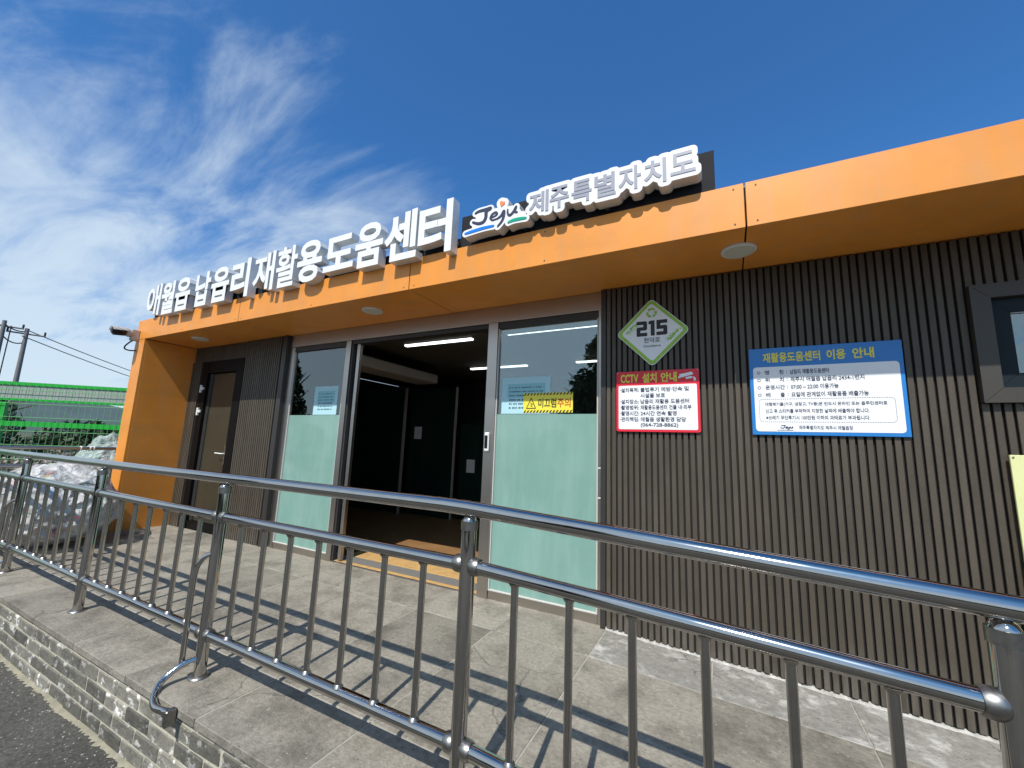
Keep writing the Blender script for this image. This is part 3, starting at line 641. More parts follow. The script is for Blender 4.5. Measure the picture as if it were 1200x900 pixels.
# threshold, grate and inner floor
box('threshold', BRUSH, -4.08, -2.056, 3.40, 3.425, -.002, .010, B, .002); box('threshold_board', PLY, -4.06, -2.058, 3.427, 3.485, .0, .012, B, .002)
gt = box('floor_grate', DARKSTEEL, -4.05, -2.058, 3.487, 3.67, .0, .006, B)
bm = bmesh.new()
for k in range(80):
    for jj in range(4): add_box(bm, -4.045 + k * .0248, -4.045 + k * .0248 + .015, 3.493 + jj * .045, 3.493 + jj * .045 + .034, .006, .012)
link('grate_bars', fin(bm, 'grate_bars', mat('grate_grey', (.28, .27, .25), rough=.5)), gt, (0, 0, 0), None, 'stuff')
box('threshold_board', PLY, -4.05, -2.058, 3.673, 3.99, .0, .014, B, .002)
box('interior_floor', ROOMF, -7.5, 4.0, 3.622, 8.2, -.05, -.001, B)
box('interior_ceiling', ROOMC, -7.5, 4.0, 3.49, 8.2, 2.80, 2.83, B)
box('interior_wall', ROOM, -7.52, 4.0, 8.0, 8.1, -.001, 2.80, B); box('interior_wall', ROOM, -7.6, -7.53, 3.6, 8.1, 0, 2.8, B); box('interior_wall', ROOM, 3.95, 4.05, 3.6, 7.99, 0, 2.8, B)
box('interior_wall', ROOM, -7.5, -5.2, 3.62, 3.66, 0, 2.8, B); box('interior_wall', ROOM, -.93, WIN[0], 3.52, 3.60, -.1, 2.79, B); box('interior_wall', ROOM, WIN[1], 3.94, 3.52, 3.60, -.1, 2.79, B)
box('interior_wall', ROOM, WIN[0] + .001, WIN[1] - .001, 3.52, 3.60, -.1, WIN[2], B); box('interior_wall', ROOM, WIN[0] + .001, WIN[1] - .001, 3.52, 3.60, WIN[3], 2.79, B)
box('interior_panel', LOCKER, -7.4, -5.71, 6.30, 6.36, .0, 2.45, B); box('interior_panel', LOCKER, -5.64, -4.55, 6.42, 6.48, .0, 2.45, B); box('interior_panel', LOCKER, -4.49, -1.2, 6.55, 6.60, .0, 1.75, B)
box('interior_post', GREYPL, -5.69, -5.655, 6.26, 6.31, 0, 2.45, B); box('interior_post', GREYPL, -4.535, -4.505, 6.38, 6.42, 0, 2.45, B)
box('ceiling_duct', GREYPL, -5.10, -4.62, 3.90, 5.92, 2.44, 2.60, B, .02)
for x, z in ((-5.41, 1.56), (-4.22, .97)):
    o = box('notice', SIGNW, x - .09, x + .09, 6.40 if x < -5 else 6.53, 6.405 if x < -5 else 6.535, z - .12, z + .12)
    tag(o, 'small pale notice on the dark green panel inside, %s one' % ('left' if x < -5 else 'right'), 'notice', 'notices on the dark panels inside')

# ceiling tubes seen lit in the room
lb = {(-4.11, 4.45): 'lit white ceiling tube nearest the entrance, seen through the open doorway', (-4.16, 6.28): 'lit white ceiling tube deeper inside, cut by the door post',
      (-2.40, 4.40): 'lit white ceiling tube high behind the right glass panel', (-2.12, 6.28): 'short lit ceiling tube beside the tree reflection in the right glass',
      (2.0, 5.2): 'lit ceiling tube behind the dark window on the right'}
for (x, y), lab in lb.items():
    t = box('ceiling_tube', WHITEPL, x, x + 1.17, y - .04, y + .04, 2.765, 2.798); tag(t, lab, 'ceiling light', 'lit tubes on the ceiling inside')
    box('tube', TUBE, x + .01, x + 1.16, y - .03, y + .03, 2.745, 2.764, t)

# downlights in the soffit
bm = bmesh.new(); add_tube(bm, [(0, 0, 0), (0, 0, -.008), (0, 0, -.014), (0, 0, -.016)], .105, 40, rs=[.108, .108, .104, .09]); dm = fin(bm, 'downlight', WHITEPL); 
bm = bmesh.new(); add_tube(bm, [(0, 0, -.0155), (0, 0, -.020)], .092, 40); dl = fin(bm, 'lens', DLIGHT)
for x, lab in ((-6.65, 'round downlight in the orange soffit above the side door'), (-3.27, 'round downlight in the orange soffit above the entrance'), (.13, 'round downlight in the orange soffit nearest the camera, by the panel joint'), (3.4, 'round downlight in the orange soffit right of the window')):
    o = link('downlight', dm, None, (x, 3.0, ZS + .002)); tag(o, lab, 'downlight', 'round downlights along the canopy soffit'); link('lens', dl, o, (x, 3.0, ZS + .002))

# ------------------------------------------------------------------ canopy sign
S = thing('canopy_sign', 'raised white Korean channel letters and Jeju logo standing along the orange canopy', 'sign', (-3.7, 2.65, ZT))
YF, YB = 2.595, 2.688
GLY = [('애', -7.385, -6.99, 3.0, 3.465), ('월', -6.965, -6.61, 2.985, 3.45), ('읍', -6.58, -6.20, 2.985, 3.45), ('납', -6.07, -5.72, 2.985, 3.44), ('읍', -5.685, -5.30, 2.985, 3.44),
       ('리', -5.25, -4.88, 2.975, 3.455), ('재', -4.80, -4.41, 2.985, 3.45), ('활', -4.375, -4.02, 2.98, 3.45), ('용', -4.01, -3.62, 2.975, 3.44), ('도', -3.585, -3.155, 3.03, 3.395),
       ('움', -3.135, -2.775, 2.99, 3.44), ('센', -2.755, -2.365, 2.98, 3.45), ('터', -2.35, -1.985, 2.962, 3.445)]
for g, a, b, c, d in GLY:
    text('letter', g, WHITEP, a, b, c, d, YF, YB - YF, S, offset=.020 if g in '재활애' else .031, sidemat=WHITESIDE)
box('back_board', BOARD, -1.975, .005, 2.722, 2.76, ZT - .001, 3.325, S, .002)
box('back_board', BOARD, -7.42, -1.98, 2.722, 2.75, ZT - .001, 3.13, S, .002)
bm = bmesh.new()
for x in [i * .65 - 7.2 for i in range(11)]: add_box(bm, x, x + .03, YB - .004, 2.722, 3.05, 3.08)
link('sign_brackets', fin(bm, 'sign_brackets', DARKSTEEL), S, (0, 0, 0), None, 'stuff')
# rounded white plates behind logo and small letters: union outline by marching squares
def blob(name, segs, rad, x0, x1, z0, z1, yf, yb, parent, h=.006):
    nx = int((x1 - x0) / h) + 1; nz = int((z1 - z0) / h) + 1
    F = [[9.] * (nz + 1) for _ in range(nx + 1)]
    for (ax, az, bx, bz) in segs:
        i0 = max(0, int((min(ax, bx) - rad - .012 - x0) / h)); i1 = min(nx, int((max(ax, bx) + rad + .012 - x0) / h) + 1)
        j0 = max(0, int((min(az, bz) - rad - .012 - z0) / h)); j1 = min(nz, int((max(az, bz) + rad + .012 - z0) / h) + 1)
        dx, dz = bx - ax, bz - az; l2 = dx * dx + dz * dz + 1e-12
        for i in range(i0, i1 + 1):
            px = x0 + i * h - ax
            for j in range(j0, j1 + 1):
                pz = z0 + j * h - az; t = max(0, min(1, (px * dx + pz * dz) / l2)); d = math.hypot(px - t * dx, pz - t * dz) - rad
                if d < F[i][j]: F[i][j] = d
    bm = bmesh.new(); V = {}
    def vert(key, x, z):
        if key not in V: V[key] = bm.verts.new((x, yf, z))
        return V[key]
    for i in range(nx):
        for j in range(nz):
            cs = [(i, j), (i + 1, j), (i + 1, j + 1), (i, j + 1)]; fv = [F[a][b] for a, b in cs]
            if min(fv) >= 0: continue
            poly = []
            for k in range(4):
                a, b = cs[k], cs[(k + 1) % 4]; fa, fb = fv[k], fv[(k + 1) % 4]
                if fa < 0: poly.append(vert(a, x0 + a[0] * h, z0 + a[1] * h))
                if (fa < 0) != (fb < 0):
                    p, q, fp, fq = (a, b, fa, fb) if a < b else (b, a, fb, fa)
                    t = min(.98, max(.02, fp / (fp - fq))); poly.append(vert((p, q), x0 + (p[0] + (q[0] - p[0]) * t) * h, z0 + (p[1] + (q[1] - p[1]) * t) * h))
            if len(poly) >= 3: bm.faces.new(poly)
    bmesh.ops.recalc_face_normals(bm, faces=bm.faces)
    ex = bmesh.ops.extrude_face_region(bm, geom=list(bm.faces))
    for g in ex['geom']:
        if isinstance(g, bmesh.types.BMVert): g.co.y = yb
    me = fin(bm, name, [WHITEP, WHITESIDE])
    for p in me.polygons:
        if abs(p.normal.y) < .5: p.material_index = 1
    return link(name, me, parent, (0, 0, 0))
def glyph_segs(o):
    me = o.data; out = []; l = o.location + wl(o.parent)
    cnt = {}
    for p in me.polygons:
        c = [me.vertices[v].co for v in p.vertices]
        if all(abs(q.y) < 1e-5 for q in c):
            for a, b in p.edge_keys: cnt[(a, b)] = cnt.get((a, b), 0) + 1
    for (a, b), k in cnt.items():
        A, Bq = me.vertices[a].co, me.vertices[b].co
        out.append((A.x + l.x, A.z + l.z, Bq.x + l.x, Bq.z + l.z))
    return out
subs = [('제', -1.265, -1.105), ('주', -1.095, -.945), ('특', -.925, -.775), ('별', -.755, -.605), ('자', -.585, -.435), ('치', -.415, -.275), ('도', -.25, -.10)]
segs = []
for g, a, b in subs:
    o = text('letter', g, GREYL, a, b, 3.10 if g not in '도' else 3.125, 3.275, YF - .004, .004, S, offset=.022); segs += glyph_segs(o)
blob('letter_plate', segs, .032, -1.33, -.03, 3.03, 3.34, YF, YB, S)
# Jeju logo in brush strokes (x, z in the board plane)
def lp(u, v): return (-1.90 + u * .67, 3.035 + v * .33)      # u,v in 0..1 over the logo
LG = {
 'J': [(-1.752, 3.236), (-1.719, 3.246), (-1.66, 3.246), (-1.610, 3.246), (-1.647, 3.228), (-1.650, 3.178), (-1.672, 3.142), (-1.72, 3.139), (-1.773, 3.162)],
 'e': [(-1.612, 3.160), (-1.572, 3.166), (-1.545, 3.180), (-1.558, 3.198), (-1.590, 3.188), (-1.606, 3.160), (-1.585, 3.137), (-1.545, 3.140)],
 'j': [(-1.545, 3.138), (-1.51, 3.155), (-1.484, 3.190), (-1.484, 3.148), (-1.499, 3.108), (-1.535, 3.072)],
 'u': [(-1.450, 3.195), (-1.448, 3.160), (-1.428, 3.142), (-1.400, 3.162), (-1.376, 3.200), (-1.384, 3.162), (-1.365, 3.152)],
}
WD = {'J': .026, 'e': .015, 'j': .020, 'u': .017}
segs = []
bm = bmesh.new()
for q, (k, P) in enumerate(LG.items()):
    sp = stroke_pts(P, 6); n = len(sp)
    ws = [WD[k] * (1.15 - .5 * abs(2 * i / (n - 1) - 1) ** 2) for i in range(n)]
    for i in range(n - 1):
        segs.append((*sp[i], *sp[i + 1]))
        ribbon(bm, [sp[i], sp[i + 1]], 0, YF - .004 - .0003 * q - .00001 * i, YF - .0002, ws=[ws[i], ws[i + 1]], s=5)
link('logo_script', fin(bm, 'logo_script', NAVY), S, (0, 0, 0))
def bar(nm, m, P, w):
    bm = bmesh.new(); sp = stroke_pts(P, 6); n = len(sp); ws = [w * (1 - .35 * (2 * i / (n - 1) - 1) ** 2) for i in range(n)]
    ribbon(bm, sp, w, YF - .004, YF - .0002, ws=ws)
    for i in range(n - 1): segs.append((*sp[i], *sp[i + 1]))
    link(nm, fin(bm, nm, m), S, (0, 0, 0))
bar('logo_stroke', LOGOB, [(-1.842, 3.076), (-1.777, 3.082), (-1.665, 3.088), (-1.575, 3.086)], .026)
bar('logo_stroke', LOGOG, [(-1.440, 3.084), (-1.396, 3.092), (-1.335, 3.090), (-1.290, 3.085)], .026)
hp = []
for i in range(24):
    t = i / 24 * 2 * math.pi; hx = 16 * math.sin(t) ** 3 / 17; hz_ = (13 * math.cos(t) - 5 * math.cos(2 * t) - 2 * math.cos(3 * t) - math.cos(4 * t)) / 17
    c = (-1.502, 3.258); a = -.35; hp.append((c[0] + .027 * (hx * math.cos(a) - hz_ * math.sin(a)), c[1] + .030 * (hx * math.sin(a) + hz_ * math.cos(a))))
prism('logo_heart', LOGOO, hp[::-1], YF - .004, YF - .0002, S)
for i in range(24): segs.append((*hp[i], *hp[(i + 1) % 24]))
for a, b in (((-1.72, 3.2), (-1.42, 3.19)), ((-1.75, 3.12), (-1.45, 3.12)), ((-1.7, 3.16), (-1.4, 3.16)), ((-1.64, 3.21), (-1.5, 3.2)), ((-1.44, 3.12), (-1.32, 3.12)), ((-1.72, 3.18), (-1.6, 3.18))): segs.append((*a, *b))
blob('logo_plate', segs, .030, -1.96, -1.17, 2.98, 3.42, YF, YB, S)

# ------------------------------------------------------------------ wall signs
SG = 3.328    # front plane of boards on the ribbed wall (slats' front at 3.345)
# house-number diamond
dn = thing('house_number_plate', 'white diamond plate with green border reading 215 on the ribbed wall', 'sign', (-.49, 3.36, 2.305))
def diamond(c, h, r, n=6):
    pts = rrect(-h, h, -h, h, r, n); a = math.pi / 4; s = 1
    return [(c[0] + (x * math.cos(a) - z * math.sin(a)), c[1] + (x * math.sin(a) + z * math.cos(a))) for x, z in pts]
C = (-.49, 2.303); H = .272 / math.sqrt(2) + .008
prism('plate_edge', SIGNW, diamond(C, H, .035), SG, SG + .015, dn); prism('border', SIGNGRN, diamond(C, H - .005, .032), SG - .0015, SG - .0002, dn)
prism('panel', SIGNW, diamond(C, H - .030, .022), SG - .003, SG - .0017, dn)
DG = {'2': ([(0, 1.4), (.88, 1.4), (1, 1.28), (1, .66), (.88, .54), (.36, .54), (.36, .32), (1, .32), (1, 0), (0, 0), (0, .74), (.12, .86), (.64, .86), (.64, 1.08), (0, 1.08)], 0),
      '1': ([(0, 1.4), (.40, 1.4), (.40, 0), (.04, 0), (.04, 1.08), (-.16, 1.08), (-.16, 1.30)], 1.30), '5': ([(.02, 1.4), (1, 1.4), (1, 1.08), (.38, 1.08), (.38, .88), (.88, .88), (1, .76), (1, .12), (.88, 0), (0, 0), (0, .32), (.64, .32), (.64, .56), (.02, .56)], 1.86)}
for key in '215':
    P_, ox = DG[key]; prism('digit', BLACKP, [(C[0] - .118 + (x + ox) * .0825, C[1] - .03 + z * .0893) for x, z in P_], SG - .0048, SG - .0033, dn)
text('lettering', '천덕로', BLACKP, C[0] - .062, C[0] + .062, C[1] - .088, C[1] - .044, SG - .0048, .0015, dn, offset=.008)
text('lettering', 'Cheondeok-ro', BLACKP, C[0] - .066, C[0] + .066, C[1] - .122, C[1] - .104, SG - .0048, .0015, dn)
bm = bmesh.new()
for k in range(3):
    a0 = math.radians(90 + 120 * k); cc = (C[0], C[1] + .160); q = 0
    def P2(r, a): return (cc[0] + r * math.cos(a), cc[1] + r * math.sin(a))
    for t0, t1 in ((-.75, -.1), (-.02, .55)):
        prism('', None, [P2(.042, a0 + t0), P2(.042, a0 + t1), P2(.024, a0 + t1), P2(.024, a0 + t0)][::-1], SG - .0048, SG - .0033, bm=bm)
    prism('', None, [P2(.049, a0 + .57), P2(.033, a0 + 1.0), P2(.016, a0 + .60)][::-1], SG - .0048, SG - .0033, bm=bm)
link('recycling_symbol', fin(bm, 'recycling_symbol', SIGNGRN), dn, (0, 0, 0))
bm = bmesh.new(); rr_ = random.Random(3)
for sx in (-1, 1):
    for k in range(46):
        t = rr_.random(); off = rr_.random() ** 1.7 * .06
        x = sx * (.215 - off - t * .08); z = (-.01 + t * .085 + off * .1) * (1 if sx < 0 else -1)
        s = .0045 * (1 - off / .075) + .0012
        add_box(bm, C[0] + x - s, C[0] + x + s, SG - .0042 - k * 1e-5, SG - .0031, C[1] + z - s, C[1] + z + s)
link('print_dots', fin(bm, 'print_dots', SIGNGRN), dn, (0, 0, 0), None, 'stuff')

# CCTV notice
cv = thing('cctv_notice', 'red bordered CCTV notice board below the diamond plate', 'sign', (-.465, 3.36, 1.75))
a, b, c, d = -.774, -.155, 1.506, 1.988
prism('board', SIGNRED, rrect(a, b, c, d, .012), SG, SG + .014, cv); prism('panel', SIGNW, rrect(a + .018, b - .018, c + .018, d - .115, .012), SG - .0015, SG - .0002, cv)
text('heading', 'CCTV', SIGNYEL, a + .035, a + .175, d - .092, d - .022, SG - .0018, .0015, cv, offset=.032)
text('heading', '설치', SIGNYEL, a + .205, a + .315, d - .095, d - .018, SG - .0018, .0015, cv, offset=.032)
text('heading', '안내', SIGNYEL, a + .345, a + .462, d - .095, d - .018, SG - .0018, .0015, cv, offset=.032)
rowsC = [('·설치목적:', '불법투기 예방·단속 및', .545), ('', '시설물 보호', .375), ('·설치장소:', '납읍리 재활용 도움센터', .545), ('·촬영범위:', '재활용도움센터 건물 내·외부', .560), ('·촬영시간:', '24시간 연속 촬영', .455), ('·관리책임:', '애월읍 생활환경 담당', .520), ('', '(064-728-8862)', .465)]
for i, (l_, r_, e) in enumerate(rowsC):
    zt = d - .133 - i * .0468
    if l_: text('lettering', l_, NAVY, a + .030, a + .178, zt - .036, zt, SG - .0032, .0015, cv, offset=.014)
    text('lettering', r_, NAVY, a + .190, a + e, zt - .036, zt, SG - .0032, .0015, cv, offset=.014)
bm = bmesh.new()     # small camera pictogram
cx, cz = b - .085, d - .052
for q in ([(-.055, .012), (.035, .030), (.045, .008), (-.048, -.014)], [(-.062, -.004), (-.050, -.002), (-.046, -.016), (-.060, -.018)], [(-.01, -.012), (.032, -.004), (.036, -.020), (-.006, -.026)], [(.036, -.004), (.062, -.018), (.062, -.040), (.048, -.040), (.046, -.024)]):
    prism('', None, [(cx + x, cz + z) for x, z in q], SG - .0018, SG - .0003, bm=bm)
link('camera_symbol', fin(bm, 'camera_symbol', SIGNW), cv, (0, 0, 0))
bm = bmesh.new()
for x in (a + .008, b - .008):
    for z in (c + .009, d - .009): add_tube(bm, [(x, SG + .001, z), (x, SG - .003, z)], .004, 8)
link('screws', fin(bm, 'screws', BRUSH), cv, (0, 0, 0), None, 'stuff')

# blue guidance board
bb = thing('opening_hours_board', 'large blue information board with white panel of opening hours on the ribbed wall', 'sign', (.59, 3.36, 1.8))
a, b, c, d = .174, 1.008, 1.497, 2.107
box('board', SIGNBLUE, a, b, SG, SG + .014, c, d, bb, .002); prism('panel', SIGNW, rrect(a + .022, b - .022, c + .024, d - .135, .022), SG - .0015, SG - .0002, bb)
text('heading', '재활용도움센터', SIGNYEL, a + .085, a + .415, d - .105, d - .035, SG - .0018, .0015, bb, offset=.028)
text('heading', '이용', SIGNYEL, a + .450, a + .550, d - .105, d - .035, SG - .0018, .0015, bb, offset=.028)
text('heading', '안내', SIGNYEL, a + .585, a + .695, d - .105, d - .035, SG - .0018, .0015, bb, offset=.028)
R4 = [('명', '칭', '납읍리 재활용도움센터', .455), ('위', '치', '제주시 애월읍 납읍리 2434-1번지', .635), ('운영시간', '', '07:00 ~ 22:00 이용가능', .500), ('배', '출', '요일에 관계없이 재활용품 배출가능', .650)]
for i, (p, q, r_, e) in enumerate(R4):
    zt = d - .158 - i * .0525
    bm = bmesh.new(); pts = [(a + .055 + .009 * math.cos(t * math.pi / 8), zt - .018 + .009 * math.sin(t * math.pi / 8)) for t in range(17)]
    for k in range(16): ribbon(bm, [pts[k], pts[k + 1]], .0028, SG - .0030 - k * 1e-5, SG - .0017, s=3)
    link('bullet_ring', fin(bm, 'bullet_ring', NAVY), bb, (0, 0, 0))
    if q:
        text('lettering', p, NAVY, a + .092, a + .118, zt - .033, zt - .002, SG - .0032, .0015, bb, offset=.010); text('lettering', q, NAVY, a + .178, a + .202, zt - .033, zt - .002, SG - .0032, .0015, bb, offset=.010)
    else: text('lettering', p, NAVY, a + .092, a + .205, zt - .033, zt - .002, SG - .0032, .0015, bb, offset=.010)
    text('lettering', ':', NAVY, a + .219, a + .223, zt - .027, zt - .008, SG - .0032, .0015, bb, offset=.010)
    text('lettering', r_, NAVY, a + .240, a + e, zt - .034, zt - .001, SG - .0032, .0015, bb, offset=.010)
for i, (s_, e) in enumerate((('대형폐기물(가구, 냉장고, TV등)은 반드시 온라인 또는 읍주민센터로', .735), ('신고 후 스티커를 부착하여 지정한 날짜에 배출해야 합니다.', .645), ('※쓰레기 무단투기시 100만원 이하의 과태료가 부과됩니다.', .645))):
    zt = d - .386 - i * .0455
    text('lettering', s_, NAVY, a + .085, a + e, zt - .028, zt, SG - .0032, .0015, bb, offset=.006)
bm = bmesh.new(); rp = rrect(a + .048, b - .060, c + .090, c + .247, .022, 6); acc = 0; per = []
for k in range(len(rp)):
    p, q = Vector(rp[k]), Vector(rp[(k + 1) % len(rp)]); n = max(1, int((q - p).length / .006)); per += [p.lerp(q, j / n) for j in range(n)]
for k in range(0, len(per) - 1, 2): ribbon(bm, [tuple(per[k]), tuple(per[k + 1])], .0022, SG - .0030, SG - .0017, s=2)
link('dotted_outline', fin(bm, 'dotted_outline', NAVY), bb, (0, 0, 0), None, 'stuff')
text('lettering', '제주특별자치도 제주시 애월읍장', NAVY, a + .270, a + .555, c + .040, c + .066, SG - .0032, .0015, bb, offset=.003)
bm = bmesh.new(); k_ = 0
for key, P in LG.items():
    sp = stroke_pts([((x + 1.90) * .17 + a + .145, (z - 3.035) * .17 + c + .030) for x, z in P], 4)
    for i in range(len(sp) - 1): ribbon(bm, [sp[i], sp[i + 1]], .0042, SG - .0032 - k_ * 1e-5, SG - .0017, s=3); k_ += 1
ribbon(bm, [(a + .148, c + .034), (a + .235, c + .034)], .003, SG - .0029, SG - .0017, s=3)
link('logo_script', fin(bm, 'logo_script', NAVY), bb, (0, 0, 0))

# pale board at the right edge
yb = box('pale_notice_board', PALEY, 1.398, 2.0, 3.308, 3.322, .52, 1.408, None, .002); tag(yb, 'plain pale yellow-green board on the ribbed wall at the right edge', 'board')
for x in (1.41, 1.985):
    for z in (1.395, .535): tube('screw', BRUSH, [(x, 3.309, z), (x, 3.304, z)], .005, yb, 8)

# slippery sticker on the glass
st = thing('slip_warning_sticker', 'yellow slip warning sticker with black hazard stripes on the right glass panel', 'sticker', (-1.415, SY - .006, 1.76))
a, b, c, d = -1.655, -1.175, 1.668, 1.850
Y0 = SY - .0065
box('sticker', mat('sticker_yellow', (.85, .74, .07), rough=.4), a, b, Y0, Y0 + .002, c, d, st)
bm = bmesh.new(); n = 15; w = (b - a) / n
for k in range(n):
    x = a + k * w
    for z0, z1 in ((c + .001, c + .022), (d - .022, d - .001)): prism('', None, [(x + .001, z0), (x + w * .5, z0), (x + w * .98, z1), (x + w * .48, z1)], Y0 - .001, Y0 - .0001, bm=bm)
link('hazard_stripes', fin(bm, 'hazard_stripes', BLACKP), st, (0, 0, 0))
text('lettering', '미끄럼', BLACKP, a + .15, a + .325, c + .045, c + .13, Y0 - .0012, .001, st, offset=.02); text('lettering', '주의', TXTRED, a + .335, a + .46, c + .045, c + .13, Y0 - .0012, .001, st, offset=.02)
bm = bmesh.new(); tp = [(a + .032, c + .040), (a + .078, c + .135), (a + .124, c + .040)]
for k in range(3): ribbon(bm, [tp[k], tp[(k + 1) % 3]], .007, Y0 - .0012 - k * 1e-4, Y0 - .0001, s=4)
ribbon(bm, [(a + .072, c + .092), (a + .084, c + .076), (a + .074, c + .064), (a + .092, c + .054)], .006, Y0 - .0016, Y0 - .0001, s=4); ribbon(bm, [(a + .084, c + .076), (a + .096, c + .080)], .005, Y0 - .0019, Y0 - .0001, s=4)
link('warning_triangle', fin(bm, 'warning_triangle', BLACKP), st, (0, 0, 0))
# notices taped inside the glass (seen from behind)
for (a, b, c, d), lab in (((-4.60, -4.175, 1.66, 2.015), 'pale blue paper notice on the glass panel left of the entrance'), ((-1.89, -1.39, 1.66, 2.003), 'pale blue paper notice behind the yellow sticker on the right glass')):
    o = box('paper_notice', PAPER, a, b, SY - .0042, SY - .0034, c, d); tag(o, lab, 'notice', 'pale blue notices on the glass')
    if 1:
        box('printed_block', PAPERT, a + .06, b - .05, SY - .0046, SY - .0043, c + .15, d - .06, o)
        bm = bmesh.new(); r2 = random.Random(5)
        for j in range(6):
            z = d - .095 - j * .038; x = a + .08
            while x < b - .08:
                w = r2.uniform(.008, .02)
                add_box(bm, x, x + w, SY - .0051, SY - .0047, z - .011 if j > 2 else z - .007, z + .004); x += w + r2.choice((.004, .005, .016))
        link('print', fin(bm, 'print', PAPERD), o, (0, 0, 0), None, 'stuff')

# ------------------------------------------------------------------ security camera on the column
cc = thing('security_camera', 'grey and black security camera bracketed to the top left corner of the orange column', 'camera', (-7.72, 2.6, 2.75))
box('junction_box', GREYPL, -7.765, -7.69, 2.595, 2.689, 2.70, 2.865, cc, .008)
tube('ball_joint', GREYPL, [(-7.725, 2.60, 2.79), (-7.725, 2.585, 2.795), (-7.725, 2.565, 2.80), (-7.725, 2.54, 2.803), (-7.725, 2.53, 2.805)], .05, cc, 18, rs=[.05, .056, .058, .05, .03])
tube('camera_body', BLKPL, [(-7.725, 2.535, 2.805), (-7.725, 2.52, 2.805), (-7.72, 2.40, 2.79), (-7.72, 2.39, 2.789)], .06, cc, 24, rs=[.045, .060, .062, .054])
tube('lens', BLKPL, [(-7.72, 2.391, 2.789), (-7.72, 2.375, 2.788)], .035, cc, 20)
bm = bmesh.new(); vv = []
for k in range(13):
    a1 = math.radians(10 + k * 160 / 12)
    vv.append([bm.verts.new((-7.722 + .072 * math.cos(a1), y, zo + .070 * math.sin(a1))) for y, zo in ((2.545, 2.806), (2.37, 2.787))])
for k in range(12): bm.faces.new((vv[k][0], vv[k + 1][0], vv[k + 1][1], vv[k][1]))
bmesh.ops.solidify(bm, geom=list(bm.faces), thickness=.005)
link('sun_shield', fin(bm, 'sun_shield', WHITEPL), cc, (0, 0, 0))
tube('cable', BLKPL, spline([(-7.735, 2.63, 2.70), (-7.76, 2.60, 2.66), (-7.80, 2.58, 2.61), (-7.79, 2.58, 2.57), (-7.74, 2.62, 2.55), (-7.72, 2.685, 2.56)], 6), .010, cc, 8)

# ------------------------------------------------------------------ sacks
BOT = [mat('bottle_%s' % a, c, rough=.2) for a, c in (('clear', (.62, .66, .66)), ('white', (.75, .75, .72)), ('blue', (.10, .25, .55)), ('green', (.05, .30, .12)), ('brown', (.22, .09, .03)), ('red', (.55, .05, .05)))]
def sack(name, m, loc, rx, ry, h, seed, label, cat, lean=(0, 0), nb=420):
    bm = bmesh.new(); bmesh.ops.create_icosphere(bm, subdivisions=6, radius=1)
    for v in bm.verts:
        c = v.co.copy(); t = (c.z + 1) / 2
        w = 1 + .16 * noise.noise(c * 1.4 + Vector((seed, 0, 0))) + .10 * (1 - abs(noise.noise(c * 3.1 + Vector((seed, 5, 0)))) * 2) - .07 * abs(noise.noise(Vector((c.x * 5, c.y * 5, c.z * 2.2 + seed)))) - .045 * abs(noise.noise(c * 11 + Vector((0, seed, 0))))
        sq = (abs(c.x) ** 2.6 + abs(c.y) ** 2.6) ** (1 / 2.6); r0 = math.hypot(c.x, c.y) or 1; f = (r0 / sq if sq else 1)
        z = max(0, t * 1.06 - .03)
        z = z * h * (1 + .10 * noise.noise(Vector((c.x * 2, c.y * 2, seed))) + .05 * noise.noise(Vector((c.x * 6, c.y * 6, seed))))
        fat = 1.08 - .25 * abs(t - .35)
        v.co = (c.x * rx * w * f * fat + lean[0] * t, c.y * ry * w * f * fat + lean[1] * t, z)
    o = link(name, fin(bm, name, m, True), None, loc); tag(o, label, cat)
    r = random.Random(int(seed * 10)); bm = bmesh.new(); k = 0
    while k < nb:
        p = Vector((r.uniform(-1, 1), r.uniform(-1, 1), r.uniform(-1, 1)))
        if not .55 < p.length < .93: continue
        t = (p.z + 1) / 2; fat = 1.08 - .25 * abs(t - .35); c = Vector((p.x * rx * .86 * fat, p.y * ry * .86 * fat, .05 + t * h * .88)); d = Vector((r.gauss(0, 1), r.gauss(0, 1), r.gauss(0, .6))).normalized() * r.uniform(.06, .12); rr = r.uniform(.026, .042)
        f0 = len(bm.faces); add_tube(bm, [c - d, c + d * .45, c + d * .8, c + d], rr, 8, rs=[rr, rr, rr * .45, rr * .4]); bm.faces.ensure_lookup_table(); mi = r.choice((0, 0, 0, 1, 1, 2, 3, 4, 5))
        for q in range(f0, len(bm.faces)): bm.faces[q].material_index = mi
        k += 1
    b = link('bottles', fin(bm, 'bottles', BOT), o, loc, None, 'stuff'); b.data.polygons.foreach_set('use_smooth', [True] * len(b.data.polygons)); return o
sack('recycling_sack', SACK, (-7.42, 2.02, .004), .82, .52, .92, 3.3, 'huge bulging clear plastic sack of recyclables behind the railing', 'sack')
sack('plastic_sack', SACK2, (-9.45, 3.20, GZ), .50, .50, 1.62, 9.1, 'pale green translucent sack of bottles between fence and orange column', 'sack')

